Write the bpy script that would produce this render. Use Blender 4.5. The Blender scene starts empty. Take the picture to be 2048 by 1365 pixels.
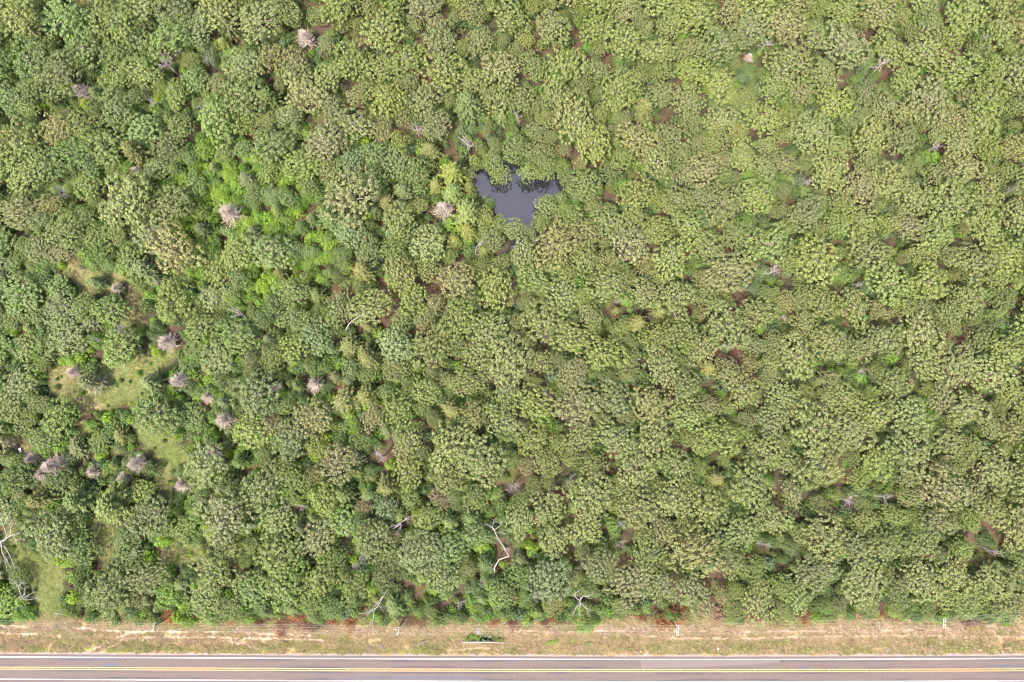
import bpy, math, random
import numpy as np

# ------------------------------------------------------------------ camera, sky, sun, exposure
scene = bpy.context.scene
C = scene.collection
RES_W, RES_H = 2048.0, 1365.0
F_PX = 1360.0                       # focal length in photo pixels
TILT = math.radians(4.5)            # the drone camera looks almost straight down


def ray(px, py):
    x, y, z = (px - RES_W / 2) / F_PX, (RES_H / 2 - py) / F_PX, -1.0
    c, s = math.cos(TILT), math.sin(TILT)
    return x, y * c - z * s, y * s + z * c


def _unit_y(py):
    d = ray(1024, py)
    return d[1] / -d[2]


H = 7.2 / (_unit_y(1316.0) - _unit_y(1360.3))   # flying height from the 7.2 m between edge lines


def W(px, py, z=0.0):
    """world point at height z that a place in the photo looks at"""
    dx, dy, dz = ray(px, py)
    t = (z - H) / dz
    return (dx * t, dy * t, z)


def to_px(x, y, z):
    c, s = math.cos(TILT), math.sin(TILT)
    vx, vy, vz = x, y, z - H
    yy = vy * c + vz * s
    zz = -vy * s + vz * c
    return RES_W / 2 + F_PX * vx / -zz, RES_H / 2 - F_PX * yy / -zz


def mpp(px, py, z=0.0):
    a, b = W(px - 5, py, z), W(px + 5, py, z)
    return math.hypot(a[0] - b[0], a[1] - b[1]) / 10


cam_d = bpy.data.cameras.new('camera')
cam = bpy.data.objects.new('camera', cam_d)
C.objects.link(cam)
cam.location = (0, 0, H)
cam.rotation_euler = (TILT, 0, 0)
cam_d.sensor_width = 36.0
cam_d.lens = 36.0 * F_PX / RES_W
cam_d.clip_start = 1.0
cam_d.clip_end = 6000.0
scene.camera = cam

SUN_EL = math.radians(62)
SUN_AZ = math.radians(218)          # clockwise from north (+Y): the sun stands to the lower left
world = bpy.data.worlds.new('World')
scene.world = world
world.use_nodes = True
wn = world.node_tree
sky = wn.nodes.new('ShaderNodeTexSky')
sky.sky_type = 'NISHITA'
sky.sun_disc = False
sky.sun_elevation = SUN_EL
sky.sun_rotation = SUN_AZ
sky.air_density = 1.0
sky.dust_density = 4.0
sky.ozone_density = 1.0
bg = wn.nodes['Background']
bg.inputs['Strength'].default_value = 0.15
wn.links.new(sky.outputs['Color'], bg.inputs['Color'])

sun_d = bpy.data.lights.new('sun', 'SUN')
sun_d.energy = 2.6
sun_d.angle = math.radians(2.0)
sun_d.color = (1.0, 0.95, 0.87)
sun = bpy.data.objects.new('sun', sun_d)
C.objects.link(sun)
sun.rotation_euler = (math.pi / 2 - SUN_EL, 0, math.pi - SUN_AZ)
sun.location = (-150, -150, 260)

vs = scene.view_settings
vs.view_transform = 'Standard'
vs.look = 'None'
vs.gamma = 1.0
vs.use_curve_mapping = False
vs.exposure = 2.22
scene.cycles.pixel_filter_type = 'BLACKMAN_HARRIS'
scene.cycles.filter_width = 1.1
scene.cycles.max_bounces = 8
scene.cycles.diffuse_bounces = 4
scene.cycles.transmission_bounces = 4

rng = np.random.default_rng(11)
random.seed(11)


# ------------------------------------------------------------------ noise
def _hash(ix, iy, seed):
    v = np.sin(ix * 127.1 + iy * 311.7 + seed * 74.7) * 43758.5453
    return v - np.floor(v)


def vnoise(x, y, seed=0):
    x = np.asarray(x, float)
    y = np.asarray(y, float)
    ix, iy = np.floor(x), np.floor(y)
    fx, fy = x - ix, y - iy
    fx, fy = fx * fx * (3 - 2 * fx), fy * fy * (3 - 2 * fy)
    a, b = _hash(ix, iy, seed), _hash(ix + 1, iy, seed)
    c, d = _hash(ix, iy + 1, seed), _hash(ix + 1, iy + 1, seed)
    return (a * (1 - fx) + b * fx) * (1 - fy) + (c * (1 - fx) + d * fx) * fy


def fbm(x, y, seed=0, octaves=4):
    s, amp, tot = 0.0, 1.0, 0.0
    for o in range(octaves):
        s = s + amp * vnoise(np.asarray(x) * 2 ** o, np.asarray(y) * 2 ** o, seed + o * 13)
        tot += amp
        amp *= 0.5
    return s / tot


def sstep(a, b, x):
    t = np.clip((np.asarray(x, float) - a) / (b - a), 0, 1)
    return t * t * (3 - 2 * t)


# ------------------------------------------------------------------ where things lie (photo pixels)
# grassy clearings: x, y, half width, half height, turn (degrees), share of dry tan grass
CLEARINGS = [
    (152, 540, 20, 12, 20, 0.75), (190, 557, 42, 17, 12, 0.5), (176, 590, 15, 22, 30, 0.7),
    (238, 548, 22, 9, 10, 0.8), (268, 622, 20, 42, 8, 0.85),
    (222, 772, 88, 38, -12, 0.25), (262, 745, 55, 32, -20, 0.3), (124, 760, 26, 30, 0, 0.75),
    (172, 805, 30, 16, 0, 0.7), (322, 722, 34, 14, -15, 0.4),
    (318, 882, 46, 20, 25, 0.15), (340, 905, 24, 42, -12, 0.2), (332, 965, 14, 36, 0, 0.45),
    (254, 985, 9, 26, 0, 0.6), (188, 1050, 14, 22, 20, 0.6), (208, 1085, 30, 34, 15, 0.3),
    (358, 1112, 44, 24, -14, 0.3), (330, 1106, 16, 14, 0, 0.85),
    (100, 1160, 32, 42, 0, 0.2), (98, 1215, 27, 48, 0, 0.12), (60, 1135, 46, 26, 0, 0.1),
    (20, 1110, 24, 52, 0, 0.1), (12, 872, 22, 14, 0, 0.2), (52, 905, 22, 16, 30, 0.9),
    (172, 855, 20, 14, 10, 0.7), (1400, 150, 3, 3, 0, 0.5),
]
# gaps where red-brown leaf litter shows
LITTER = [
    (66, 372, 28, 11, 38), (47, 395, 8, 14, 0), (334, 8, 12, 18, 0), (427, 80, 9, 24, 35), (402, 108, 20, 9, 25),
    (1537, 88, 9, 25, 25), (1496, 125, 13, 16, 20), (1490, 105, 7, 18, 0), (1032, 232, 14, 16, 20),
    (1238, 130, 15, 10, 0), (1112, 476, 16, 8, 30), (1126, 492, 8, 18, -20), (1135, 512, 11, 8, 0), (1293, 492, 12, 12, -30),
    (1247, 460, 9, 10, 0), (1468, 472, 14, 14, 0), (1460, 508, 8, 20, 10), (1548, 530, 34, 12, -12), (1562, 545, 13, 22, 0),
    (1208, 608, 7, 22, -15), (1228, 620, 18, 24, 0), (1432, 764, 16, 14, 0), (1888, 595, 24, 9, -12), (1920, 588, 16, 6, 0),
    (1766, 586, 10, 9, 0), (1784, 620, 14, 8, 0), (1626, 640, 12, 9, 0), (1578, 800, 10, 12, -20), (1558, 735, 16, 6, -30),
    (1722, 745, 15, 10, 0), (1816, 762, 13, 9, 15), (1560, 1142, 22, 14, 10), (1138, 860, 18, 12, 10), (893, 786, 12, 9, 0),
    (888, 765, 5, 14, 0), (1280, 735, 10, 18, -35), (1095, 790, 16, 14, 0), (1765, 790, 12, 10, 0), (1600, 1030, 18, 12, 0),
    (1425, 1165, 12, 22, 0), (1585, 1010, 12, 10, 0), (1995, 600, 12, 16, 0), (835, 272, 18, 13, 30), (1240, 185, 9, 8, 0),
    (560, 770, 24, 12, 0), (402, 748, 16, 14, 0), (625, 765, 20, 10, 0), (590, 1022, 34, 14, -12), (760, 918, 26, 11, 0),
    (815, 1172, 50, 15, 30), (430, 908, 30, 13, 0), (385, 880, 12, 9, 0), (700, 645, 22, 16, -30), (483, 628, 22, 9, 15),
    (338, 128, 22, 22, 0), (885, 1207, 20, 10, 0), (1178, 1195, 28, 20, 0), (1000, 1095, 18, 40, -20), (1375, 92, 8, 8, 0),
    (1905, 70, 14, 8, 0), (1768, 134, 22, 8, -20), (1860, 293, 16, 8, 0), (1612, 365, 9, 10, 0), (1520, 1095, 12, 16, 0),
    (1695, 1005, 20, 14, 0), (1775, 1000, 14, 10, 0), (1440, 55, 8, 8, 0), (660, 960, 8, 14, 0), (1150, 560, 6, 16, 0),
]
POND = [(938, 338), (985, 322), (1060, 326), (1130, 330), (1165, 352), (1215, 338), (1222, 362), (1150, 386), (1092, 400), (1084, 422),
        (1074, 448), (1078, 478), (1050, 498), (1022, 492), (1028, 462), (1006, 442), (984, 412), (958, 386), (936, 372)]
POND_SEEN = [(948, 352), (985, 350), (1004, 366), (1045, 352), (1075, 360), (1104, 362), (1122, 372), (1104, 386), (1086, 390), (1070, 400),
             (1068, 416), (1058, 438), (1036, 430), (1012, 430), (996, 410), (978, 402), (964, 380), (950, 374)]
MIXED = [(-300, -300), (430, -300), (520, 120), (640, 260), (780, 300), (900, 300), (985, 480), (900, 500), (690, 500), (640, 560), (720, 640),
         (850, 690), (880, 800), (720, 900), (840, 960), (1040, 980), (1070, 1060), (1080, 1120), (1200, 1150), (1250, 1300), (-300, 1300)]


def in_poly(x, y, poly):
    x, y = np.asarray(x, float), np.asarray(y, float)
    inside = np.zeros(np.broadcast(x, y).shape, bool)
    n = len(poly)
    for i in range(n):
        x0, y0 = poly[i]
        x1, y1 = poly[(i + 1) % n]
        if y0 == y1:
            continue
        cond = ((y0 > y) != (y1 > y)) & (x < (x1 - x0) * (y - y0) / (y1 - y0) + x0)
        inside ^= cond
    return inside


def ell(x, y, e):
    a = math.radians(e[4])
    dx, dy = x - e[0], y - e[1]
    u = (dx * math.cos(a) + dy * math.sin(a)) / e[2]
    v = (-dx * math.sin(a) + dy * math.cos(a)) / e[3]
    return np.sqrt(u * u + v * v)


def tree_edge(x):
    """the line (photo y) below which the mown roadside begins"""
    return 1240 + 7 * (vnoise(np.asarray(x) / 60.0, 0.3, 5) - 0.5) * 2 + 4 * (vnoise(np.asarray(x) / 17.0, 0.9, 8) - 0.5) \
        - 6 * sstep(1450, 1900, x) + 10 * sstep(1960, 2060, x)


MX0, MY0, MST = -320, -320, 4
gx, gy = np.meshgrid(np.arange(MX0, 2380, MST), np.arange(MY0, 1700, MST))
jx = gx + 22 * (fbm(gx / 26.0, gy / 26.0, 3, 3) - 0.5)
jy = gy + 22 * (fbm(gx / 26.0, gy / 26.0, 47, 3) - 0.5)
M_clear = np.zeros(gx.shape, bool)
M_litter = np.zeros(gx.shape, bool)
for e in CLEARINGS:
    M_clear |= ell(jx, jy, e) < 1.34
for e in LITTER:
    M_litter |= ell(jx, jy, e) < (0.8 if max(e[2], e[3]) > 17 else 0.66)
M_pond = in_poly(jx, jy, POND_SEEN)
M_water = in_poly(gx, gy, POND)
M_verge = gy > tree_edge(gx)
M_open = M_clear | M_litter | M_pond | M_verge
M_mixed = in_poly(gx + 60 * (fbm(gx / 90., gy / 90., 21) - .5), gy + 60 * (fbm(gx / 90., gy / 90., 22) - .5), MIXED)


def at(mask, x, y):
    i = np.clip(((np.asarray(y) - MY0) / MST).astype(int), 0, mask.shape[0] - 1)
    j = np.clip(((np.asarray(x) - MX0) / MST).astype(int), 0, mask.shape[1] - 1)
    return mask[i, j]


RING = [(math.cos(a), math.sin(a)) for a in np.linspace(0, 2 * math.pi, 12, endpoint=False)]


def covers_open(x, y, r, frac=0.95, allow=1):
    xs = np.array([x] + [x + c * r * frac for c, s in RING] + [x + c * r * frac * .5 for c, s in RING[::2]])
    ys = np.array([y] + [y + s * r * frac for c, s in RING] + [y + s * r * frac * .5 for c, s in RING[::2]])
    return int(at(M_open, xs, ys).sum()) > allow


# ------------------------------------------------------------------ materials
def new_mat(name):
    m = bpy.data.materials.new(name)
    m.use_nodes = True
    m.node_tree.nodes.clear()
    out = m.node_tree.nodes.new('ShaderNodeOutputMaterial')
    return m, m.node_tree, out


def node(t, kind, **kw):
    n = t.nodes.new(kind)
    for k, v in kw.items():
        setattr(n, k, v)
    return n


def mathn(t, op, a, b=None):
    n = t.nodes.new('ShaderNodeMath')
    n.operation = op
    for i, v in enumerate((a, b)):
        if v is None:
            continue
        if isinstance(v, (int, float)):
            n.inputs[i].default_value = v
        else:
            t.links.new(v, n.inputs[i])
    return n.outputs[0]


def leaf_material(name, translucent=0.4, gloss=0.012):
    """one leaf material for every crown: the tree's own colour comes from its 'tint' property"""
    m, t, out = new_mat(name)
    at_ = node(t, 'ShaderNodeAttribute', attribute_type='INSTANCER', attribute_name='tint')
    lv = node(t, 'ShaderNodeAttribute', attribute_type='GEOMETRY', attribute_name='lv')
    hsv = node(t, 'ShaderNodeHueSaturation')
    t.links.new(at_.outputs['Color'], hsv.inputs['Color'])
    t.links.new(mathn(t, 'ADD', mathn(t, 'MULTIPLY', lv.outputs['Fac'], 0.05), 0.475), hsv.inputs['Hue'])
    t.links.new(mathn(t, 'ADD', mathn(t, 'MULTIPLY', lv.outputs['Fac'], 0.7), 0.65), hsv.inputs['Value'])
    d = node(t, 'ShaderNodeBsdfDiffuse')
    tr = node(t, 'ShaderNodeBsdfTranslucent')
    g = node(t, 'ShaderNodeBsdfGlossy')
    g.inputs['Roughness'].default_value = 0.6
    g.inputs['Color'].default_value = (0.9, 0.9, 0.9, 1)
    t.links.new(hsv.outputs['Color'], d.inputs['Color'])
    warm = node(t, 'ShaderNodeMix', data_type='RGBA', blend_type='MULTIPLY')
    warm.inputs['Factor'].default_value = 1.0
    t.links.new(hsv.outputs['Color'], warm.inputs[6])
    warm.inputs[7].default_value = (1.15, 1.2, 0.7, 1)
    t.links.new(warm.outputs[2], tr.inputs['Color'])
    mx = node(t, 'ShaderNodeMixShader')
    mx.inputs[0].default_value = translucent
    t.links.new(d.outputs[0], mx.inputs[1])
    t.links.new(tr.outputs[0], mx.inputs[2])
    mg = node(t, 'ShaderNodeMixShader')
    mg.inputs[0].default_value = gloss
    t.links.new(mx.outputs[0], mg.inputs[1])
    t.links.new(g.outputs[0], mg.inputs[2])
    t.links.new(mg.outputs[0], out.inputs['Surface'])
    return m


def plain(name, col, rough=0.85, var=0.25, scale=3.0, bump=0.0, metallic=0.0, stretch=(1, 1, 1)):
    m, t, out = new_mat(name)
    p = node(t, 'ShaderNodeBsdfPrincipled')
    p.inputs['Roughness'].default_value = rough
    p.inputs['Metallic'].default_value = metallic
    tc = node(t, 'ShaderNodeTexCoord')
    mp = node(t, 'ShaderNodeMapping')
    mp.inputs['Scale'].default_value = stretch
    nz = node(t, 'ShaderNodeTexNoise')
    nz.inputs['Scale'].default_value = scale
    nz.inputs['Detail'].default_value = 5
    t.links.new(tc.outputs['Object'], mp.inputs['Vector'])
    t.links.new(mp.outputs[0], nz.inputs['Vector'])
    mx = node(t, 'ShaderNodeMix', data_type='RGBA')
    t.links.new(nz.outputs['Fac'], mx.inputs['Factor'])
    mx.inputs[6].default_value = tuple(c * (1 - var) for c in col) + (1,)
    mx.inputs[7].default_value = tuple(min(1, c * (1 + var)) for c in col) + (1,)
    t.links.new(mx.outputs[2], p.inputs['Base Color'])
    if bump:
        b = node(t, 'ShaderNodeBump')
        b.inputs['Strength'].default_value = bump
        t.links.new(nz.outputs['Fac'], b.inputs['Height'])
        t.links.new(b.outputs[0], p.inputs['Normal'])
    t.links.new(p.outputs[0], out.inputs['Surface'])
    return m


M_LEAF = leaf_material('leaf')
M_GRASS = leaf_material('grass_blade', 0.35, 0.02)
M_RUST = leaf_material('dry_leaf', 0.15, 0.0)
M_BARK = plain('bark', (0.17, 0.135, 0.11), scale=4, bump=0.4)
M_DEAD = plain('weathered_wood', (0.215, 0.182, 0.168), scale=1.5, var=0.3)
M_DEADCED = plain('grey_cedar_twig', (0.38, 0.305, 0.25), scale=1.2, var=0.3)
M_TWIG = plain('dark_twig', (0.11, 0.075, 0.058), scale=1.2, var=0.4)
M_POLE = plain('creosote_pole', (0.05, 0.036, 0.03), scale=2)
M_ARM = plain('weathered_crossarm', (0.33, 0.31, 0.30), scale=2)
M_PORC = plain('insulator_glaze', (0.55, 0.55, 0.56), rough=0.25, var=0.05)
M_WIRE = plain('aluminium_wire', (0.2, 0.195, 0.18), rough=0.5, var=0.05)
M_CONC = plain('concrete', (0.19, 0.155, 0.14), scale=1.2, bump=0.2)
M_CONC_D = plain('dark_concrete', (0.10, 0.085, 0.08), scale=1.5)  # darker concrete for the culvert's back wall and dividers
M_ROCK = plain('grey_rock', (0.11, 0.097, 0.10), scale=1.5, bump=0.3)
M_WHITE = plain('white_scrap', (0.62, 0.61, 0.60), var=0.1)
M_DARK = plain('dark_scrap_and_mouth_shade', (0.025, 0.018, 0.018), var=0.2)  # dark drum colour; also stands for the shade in the culvert mouths


# ------------------------------------------------------------------ mesh helpers
def make_mesh(name, verts, faces_flat, nper, mat, face_attr=None, smooth=False):
    verts = np.asarray(verts, np.float32).reshape(-1, 3)
    faces_flat = np.asarray(faces_flat, np.int32).ravel()
    me = bpy.data.meshes.new(name)
    nf = len(faces_flat) // nper
    me.vertices.add(len(verts))
    me.vertices.foreach_set('co', verts.ravel())
    me.loops.add(len(faces_flat))
    me.loops.foreach_set('vertex_index', faces_flat)
    me.polygons.add(nf)
    me.polygons.foreach_set('loop_start', np.arange(0, nf * nper, nper, dtype=np.int32))
    me.polygons.foreach_set('loop_total', np.full(nf, nper, np.int32))
    if smooth:
        me.polygons.foreach_set('use_smooth', np.ones(nf, bool))
    me.update(calc_edges=True)
    me.validate()
    if mat:
        me.materials.append(mat)
    if face_attr is not None:
        a = me.attributes.new('lv', 'FLOAT', 'FACE')
        a.data.foreach_set('value', np.asarray(face_attr, np.float32))
    return me


def unit(v):
    return v / np.maximum(np.linalg.norm(v, axis=-1, keepdims=True), 1e-9)


def leaves(name, P, N, size, mat, g, aspect=0.8, along=None):
    P, N = np.asarray(P), unit(np.asarray(N))
    n = len(P)
    ref = g.normal(size=(n, 3)) if along is None else np.asarray(along) + g.normal(size=(n, 3)) * 0.15
    u = unit(ref - (ref * N).sum(1, keepdims=True) * N)
    v = np.cross(N, u)
    size = np.asarray(size).reshape(-1, 1)
    a = P - u * size * 0.5
    b = P + v * size * 0.5 * aspect + u * size * 0.08
    c = P + u * size * 0.5
    d = P - v * size * 0.5 * aspect + u * size * 0.08
    V = np.stack([a, b, c, d], 1).reshape(-1, 3)
    return make_mesh(name, V, np.arange(4 * n), 4, mat, g.random(n))


class Tubes:
    def __init__(self):
        self.v, self.f, self.n = [], [], 0

    def add(self, pts, radii, sides=5):
        pts = np.asarray(pts, float)
        k = len(pts)
        if k < 2:
            return
        tang = np.gradient(pts, axis=0)
        tang = unit(tang)
        ref = np.array([0.31, 0.17, 0.93])
        if abs(tang[0] @ ref) > 0.9:
            ref = np.array([0.9, 0.3, 0.1])
        base = self.n
        ang = np.linspace(0, 2 * math.pi, sides, endpoint=False)
        for i in range(k):
            u = np.cross(tang[i], ref)
            u /= np.linalg.norm(u) + 1e-9
            w = np.cross(tang[i], u)
            ring = pts[i] + radii[i] * (np.cos(ang)[:, None] * u + np.sin(ang)[:, None] * w)
            self.v.append(ring)
        for i in range(k - 1):
            for j in range(sides):
                a = base + i * sides + j
                b = base + i * sides + (j + 1) % sides
                self.f.append((a, b, b + sides, a + sides))
        self.n += k * sides

    def mesh(self, name, mat):
        return make_mesh(name, np.concatenate(self.v), np.array(self.f), 4, mat, smooth=True)


def boxes_mesh(name, boxes, mat):
    """boxes: (centre, half size, turn about z)"""
    V, Fc = [], []
    for c, h, a in boxes:
        b = len(V)
        ca, sa = math.cos(a), math.sin(a)
        for sx, sy, sz in ((-1, -1, -1), (1, -1, -1), (1, 1, -1), (-1, 1, -1), (-1, -1, 1), (1, -1, 1), (1, 1, 1), (-1, 1, 1)):
            x, y, z = sx * h[0], sy * h[1], sz * h[2]
            V.append((c[0] + x * ca - y * sa, c[1] + x * sa + y * ca, c[2] + z))
        for f in ((0, 3, 2, 1), (4, 5, 6, 7), (0, 1, 5, 4), (1, 2, 6, 5), (2, 3, 7, 6), (3, 0, 4, 7)):
            Fc.append([b + i for i in f])
    return make_mesh(name, V, np.array(Fc), 4, mat)


def link(name, me, parent=None, loc=(0, 0, 0)):
    o = bpy.data.objects.new(name, me)
    C.objects.link(o)
    o.location = loc
    if parent:
        o.parent = parent
    return o


def empty(name, label, cat, loc=(0, 0, 0), rotz=0.0, scale=(1, 1, 1), group=None):
    o = bpy.data.objects.new(name, None)
    C.objects.link(o)
    o.empty_display_size = 0.3
    o.location = loc
    o.rotation_euler = (0, 0, rotz)
    o.scale = scale
    o['label'] = label
    o['category'] = cat
    if group:
        o['group'] = group
    return o


def tag(o, label=None, cat=None, group=None, kind=None):
    for k, v in (('label', label), ('category', cat), ('group', group), ('kind', kind)):
        if v:
            o[k] = v
    return o


# ------------------------------------------------------------------ road geometry
ROAD_PX = np.array([-500, 0, 512, 1024, 1536, 2048, 2550], float)
ROAD_PY = np.array([1334.5, 1337.0, 1338.8, 1341.2, 1341.8, 1339.6, 1334.5])
_rp = np.polyfit(ROAD_PX, ROAD_PY, 3)
ROAD_Z = 0.16


def road_py(px):
    return np.polyval(_rp, px)


_rx = np.linspace(-520, 2570, 160)
ROAD_LINE = np.array([W(x, road_py(x), ROAD_Z)[:2] for x in _rx])
_d = np.gradient(ROAD_LINE, axis=0)
_d /= np.linalg.norm(_d, axis=1, keepdims=True)
ROAD_NRM = np.stack([-_d[:, 1], _d[:, 0]], 1)          # points north, to the woods
ROAD_LEN = np.concatenate([[0], np.cumsum(np.linalg.norm(np.diff(ROAD_LINE, axis=0), axis=1))])
HALF_ASPHALT = 4.55


def strip(name, o0, o1, z, mat, rag0=0.0, rag1=0.0, seed=0, n=None, cols=1):
    """a ribbon along the road between two sideways offsets"""
    n = n or len(ROAD_LINE)
    s = np.linspace(0, ROAD_LEN[-1], n)
    bx, by = np.interp(s, ROAD_LEN, ROAD_LINE[:, 0]), np.interp(s, ROAD_LEN, ROAD_LINE[:, 1])
    nx, ny = np.interp(s, ROAD_LEN, ROAD_NRM[:, 0]), np.interp(s, ROAD_LEN, ROAD_NRM[:, 1])
    a = o0 + rag0 * (fbm(s / 2.2, s * 0 + 0.5, seed + 1, 4) - 0.5) * 2
    b = o1 + rag1 * (fbm(s / 2.2, s * 0 + 0.5, seed + 2, 4) - 0.5) * 2
    V = []
    for k in range(cols + 1):
        o = a + (b - a) * k / cols
        zz = z(o) if callable(z) else np.full(n, z)
        V.append(np.stack([bx + nx * o, by + ny * o, zz], 1))
    V = np.stack(V, 1).reshape(-1, 3)
    q = cols + 1
    Fc = []
    for i in range(n - 1):
        for k in range(cols):
            Fc.append((i * q + k, (i + 1) * q + k, (i + 1) * q + k + 1, i * q + k + 1))
    me = make_mesh(name, V, np.array(Fc), 4, mat)
    return me


def road_offset(x, y):
    """sideways offset of world points from the road's centre line (north positive)"""
    cy = np.interp(x, ROAD_LINE[:, 0], ROAD_LINE[:, 1])
    return y - cy


# ------------------------------------------------------------------ the ground
def axis(lo, hi, step, extra=()):
    a = list(np.arange(lo, hi + 1e-6, step))
    for l, h, s in extra:
        a = [v for v in a if v < l or v > h] + list(np.arange(l, h, s))
    far = [240, 290, 360, 480, 700, 1100, 1800, 2600]
    a += [hi + f for f in far] + [lo - f for f in far] + [hi + 12, hi + 30, hi + 70, hi + 130, lo - 12, lo - 30, lo - 70, lo - 130]
    return np.array(sorted(set(np.round(a, 4))))


Y_ROAD = float(ROAD_LINE[:, 1].mean())
xs = axis(-192, 192, 0.8)
ys = axis(-125, 140, 0.8, extra=[(Y_ROAD + 3.0, Y_ROAD + 21.0, 0.3)])
GX, GY = np.meshgrid(xs, ys)
PXg, PYg = to_px(GX, GY, 0.0)
OFFg = road_offset(GX, GY)


def mix3(a, b, t):
    t = np.asarray(t)[..., None]
    return np.asarray(a) * (1 - t) + np.asarray(b) * t


TAN = np.array([0.178, 0.118, 0.068])
SOIL = np.array([0.205, 0.138, 0.100])
OLIVE = np.array([0.116, 0.098, 0.034])
LIME = np.array([0.108, 0.108, 0.028])
GREEN = np.array([0.112, 0.130, 0.032])
LITT = np.array([0.050, 0.031, 0.021])
DARK_SOIL = np.array([0.034, 0.030, 0.018])  # dark brown soil of the woodland floor
DRYG = np.array([0.168, 0.126, 0.060])


def seg_dist(px, py, pts):
    d = np.full(np.shape(px), 1e9)
    for (x0, y0), (x1, y1) in zip(pts[:-1], pts[1:]):
        L2 = (x1 - x0) ** 2 + (y1 - y0) ** 2
        t = np.clip(((px - x0) * (x1 - x0) + (py - y0) * (y1 - y0)) / L2, 0, 1)
        d = np.minimum(d, np.hypot(px - x0 - t * (x1 - x0), py - y0 - t * (y1 - y0)))
    return d


TRACKS = [
    [(-50, 1252), (60, 1254), (150, 1257), (235, 1262), (320, 1264), (480, 1266), (620, 1272)],
    [(170, 1306), (195, 1296), (225, 1281), (252, 1268), (290, 1264)],
    [(200, 1306), (222, 1294), (246, 1280), (285, 1275), (400, 1276), (520, 1278), (650, 1282)],
    [(-50, 1267), (60, 1269), (120, 1275)],
    [(1250, 1271), (1340, 1277), (1500, 1278), (1640, 1275), (1800, 1272), (2080, 1274)],
    [(1020, 1263), (1120, 1266), (1250, 1262), (1420, 1264), (1640, 1263), (1900, 1262)],
    [(455, 1282), (480, 1290), (530, 1302)],
    [(1262, 1277), (1282, 1292), (1296, 1306)],
    [(895, 1302), (960, 1298), (1010, 1300)],
]


def ground_colour(px, py, x, y, off):
    """albedo of the bare ground and of the turf on it"""
    n1 = fbm(x / 9.0, y / 9.0, 1)
    n2 = fbm(x / 2.6, y / 2.6, 2)
    n3 = fbm(x / 7.0, y / 1.3, 4)          # streaks drawn out along the road
    col = mix3(DARK_SOIL, LITT, sstep(0.38, 0.62, n1))
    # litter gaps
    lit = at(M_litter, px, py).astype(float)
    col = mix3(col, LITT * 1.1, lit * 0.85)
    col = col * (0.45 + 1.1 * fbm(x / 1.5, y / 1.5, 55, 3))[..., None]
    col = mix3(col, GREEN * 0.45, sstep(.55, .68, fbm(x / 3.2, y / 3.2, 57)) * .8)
    # grassy clearings
    w = np.zeros(np.shape(px))
    dry = np.zeros(np.shape(px))
    qx = px + 26 * (fbm(px / 24., py / 24., 61, 3) - .5)
    qy = py + 26 * (fbm(px / 24., py / 24., 62, 3) - .5)
    for e in CLEARINGS:
        k = 1 - sstep(0.85, 1.5, ell(qx, qy, e))
        dry = np.maximum(dry, k * e[5])
        w = np.maximum(w, k)
    turf = mix3(GREEN, DRYG, np.clip(dry * 0.95 + (n2 - 0.5) * 0.7, 0, 1))
    turf = mix3(turf, LIME, sstep(0.55, 0.75, fbm(x / 5., y / 5., 9)) * 0.6 * (1 - dry))
    col = mix3(col, turf, w)
    # roadside strip
    e = tree_edge(px)
    v = sstep(-9, 4, py - e) * (py < 1330)
    depth = (py - e) / np.maximum(1304 - e, 1)
    n4 = fbm(x / 3.5, y / 0.55, 41, 4)
    mown = mix3(OLIVE, TAN, sstep(0.33, 0.58, n3 * 0.45 + n4 * 0.35 + n1 * 0.2))
    mown = mix3(mown, LIME, sstep(0.52, 0.72, fbm(x / 9., y / 2.2, 14) * .7 + n4 * .3) * 0.6)
    band = np.exp(-((depth - 0.33 - 0.05 * np.sin(px / 210.)) / 0.2) ** 2)
    east = sstep(980, 1150, px)
    mown = mix3(mown, mix3(TAN, SOIL, sstep(.3, .7, n4)), band * (0.45 + 0.4 * east + 0.3 * np.exp(-((px - 560) / 170.) ** 2)) * sstep(0.22, 0.6, n4))
    for k_, tr in enumerate(TRACKS):
        d = seg_dist(px + 1.6 * (n2 - .5), py + 3.0 * (n1 - .5), tr)
        mown = mix3(mown, OLIVE * .45, np.exp(-((d - 3.4) / 0.9) ** 2) * sstep(.35, .6, n4) * (0.75 if k_ < 3 else 0.4))
        mown = mix3(mown, SOIL * (1.35 if k_ < 3 else 1.1), (1 - sstep(1.6, 4.4, d)) * (0.7 + 0.3 * sstep(0.3, 0.6, n2)) * (0.95 if k_ < 4 else 0.7))
    # thin greener fringe beside the gravel, and at the foot of the trees
    mown = mix3(mown, LIME * 1.05, np.exp(-((depth - 0.93) / 0.08) ** 2) * sstep(0.35, 0.6, n2) * (0.35 + 0.55 * (1 - sstep(150, 700, px))))
    mown = mix3(mown, LIME, np.exp(-((depth - 0.04) / 0.12) ** 2) * sstep(0.38, 0.6, n1) * 0.8)
    # culvert ditch
    dd = ell(px, py, (966, 1276, 34, 9, 0))
    mown = mix3(mown, GREEN * 0.8, 1 - sstep(0.7, 1.4, dd))
    mown = mix3(mown, LITT * 0.45, 1 - sstep(0.3, 1.0, ell(px, py, (968, 1281, 26, 4, 0))))
    col = mix3(col, mown, v)
    # south side of the road
    south = sstep(1362, 1368, py)
    col = mix3(col, mix3(OLIVE, LITT, sstep(.35, .6, n1)), south)
    return col * (0.82 + 0.36 * n2)[..., None]


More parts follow.
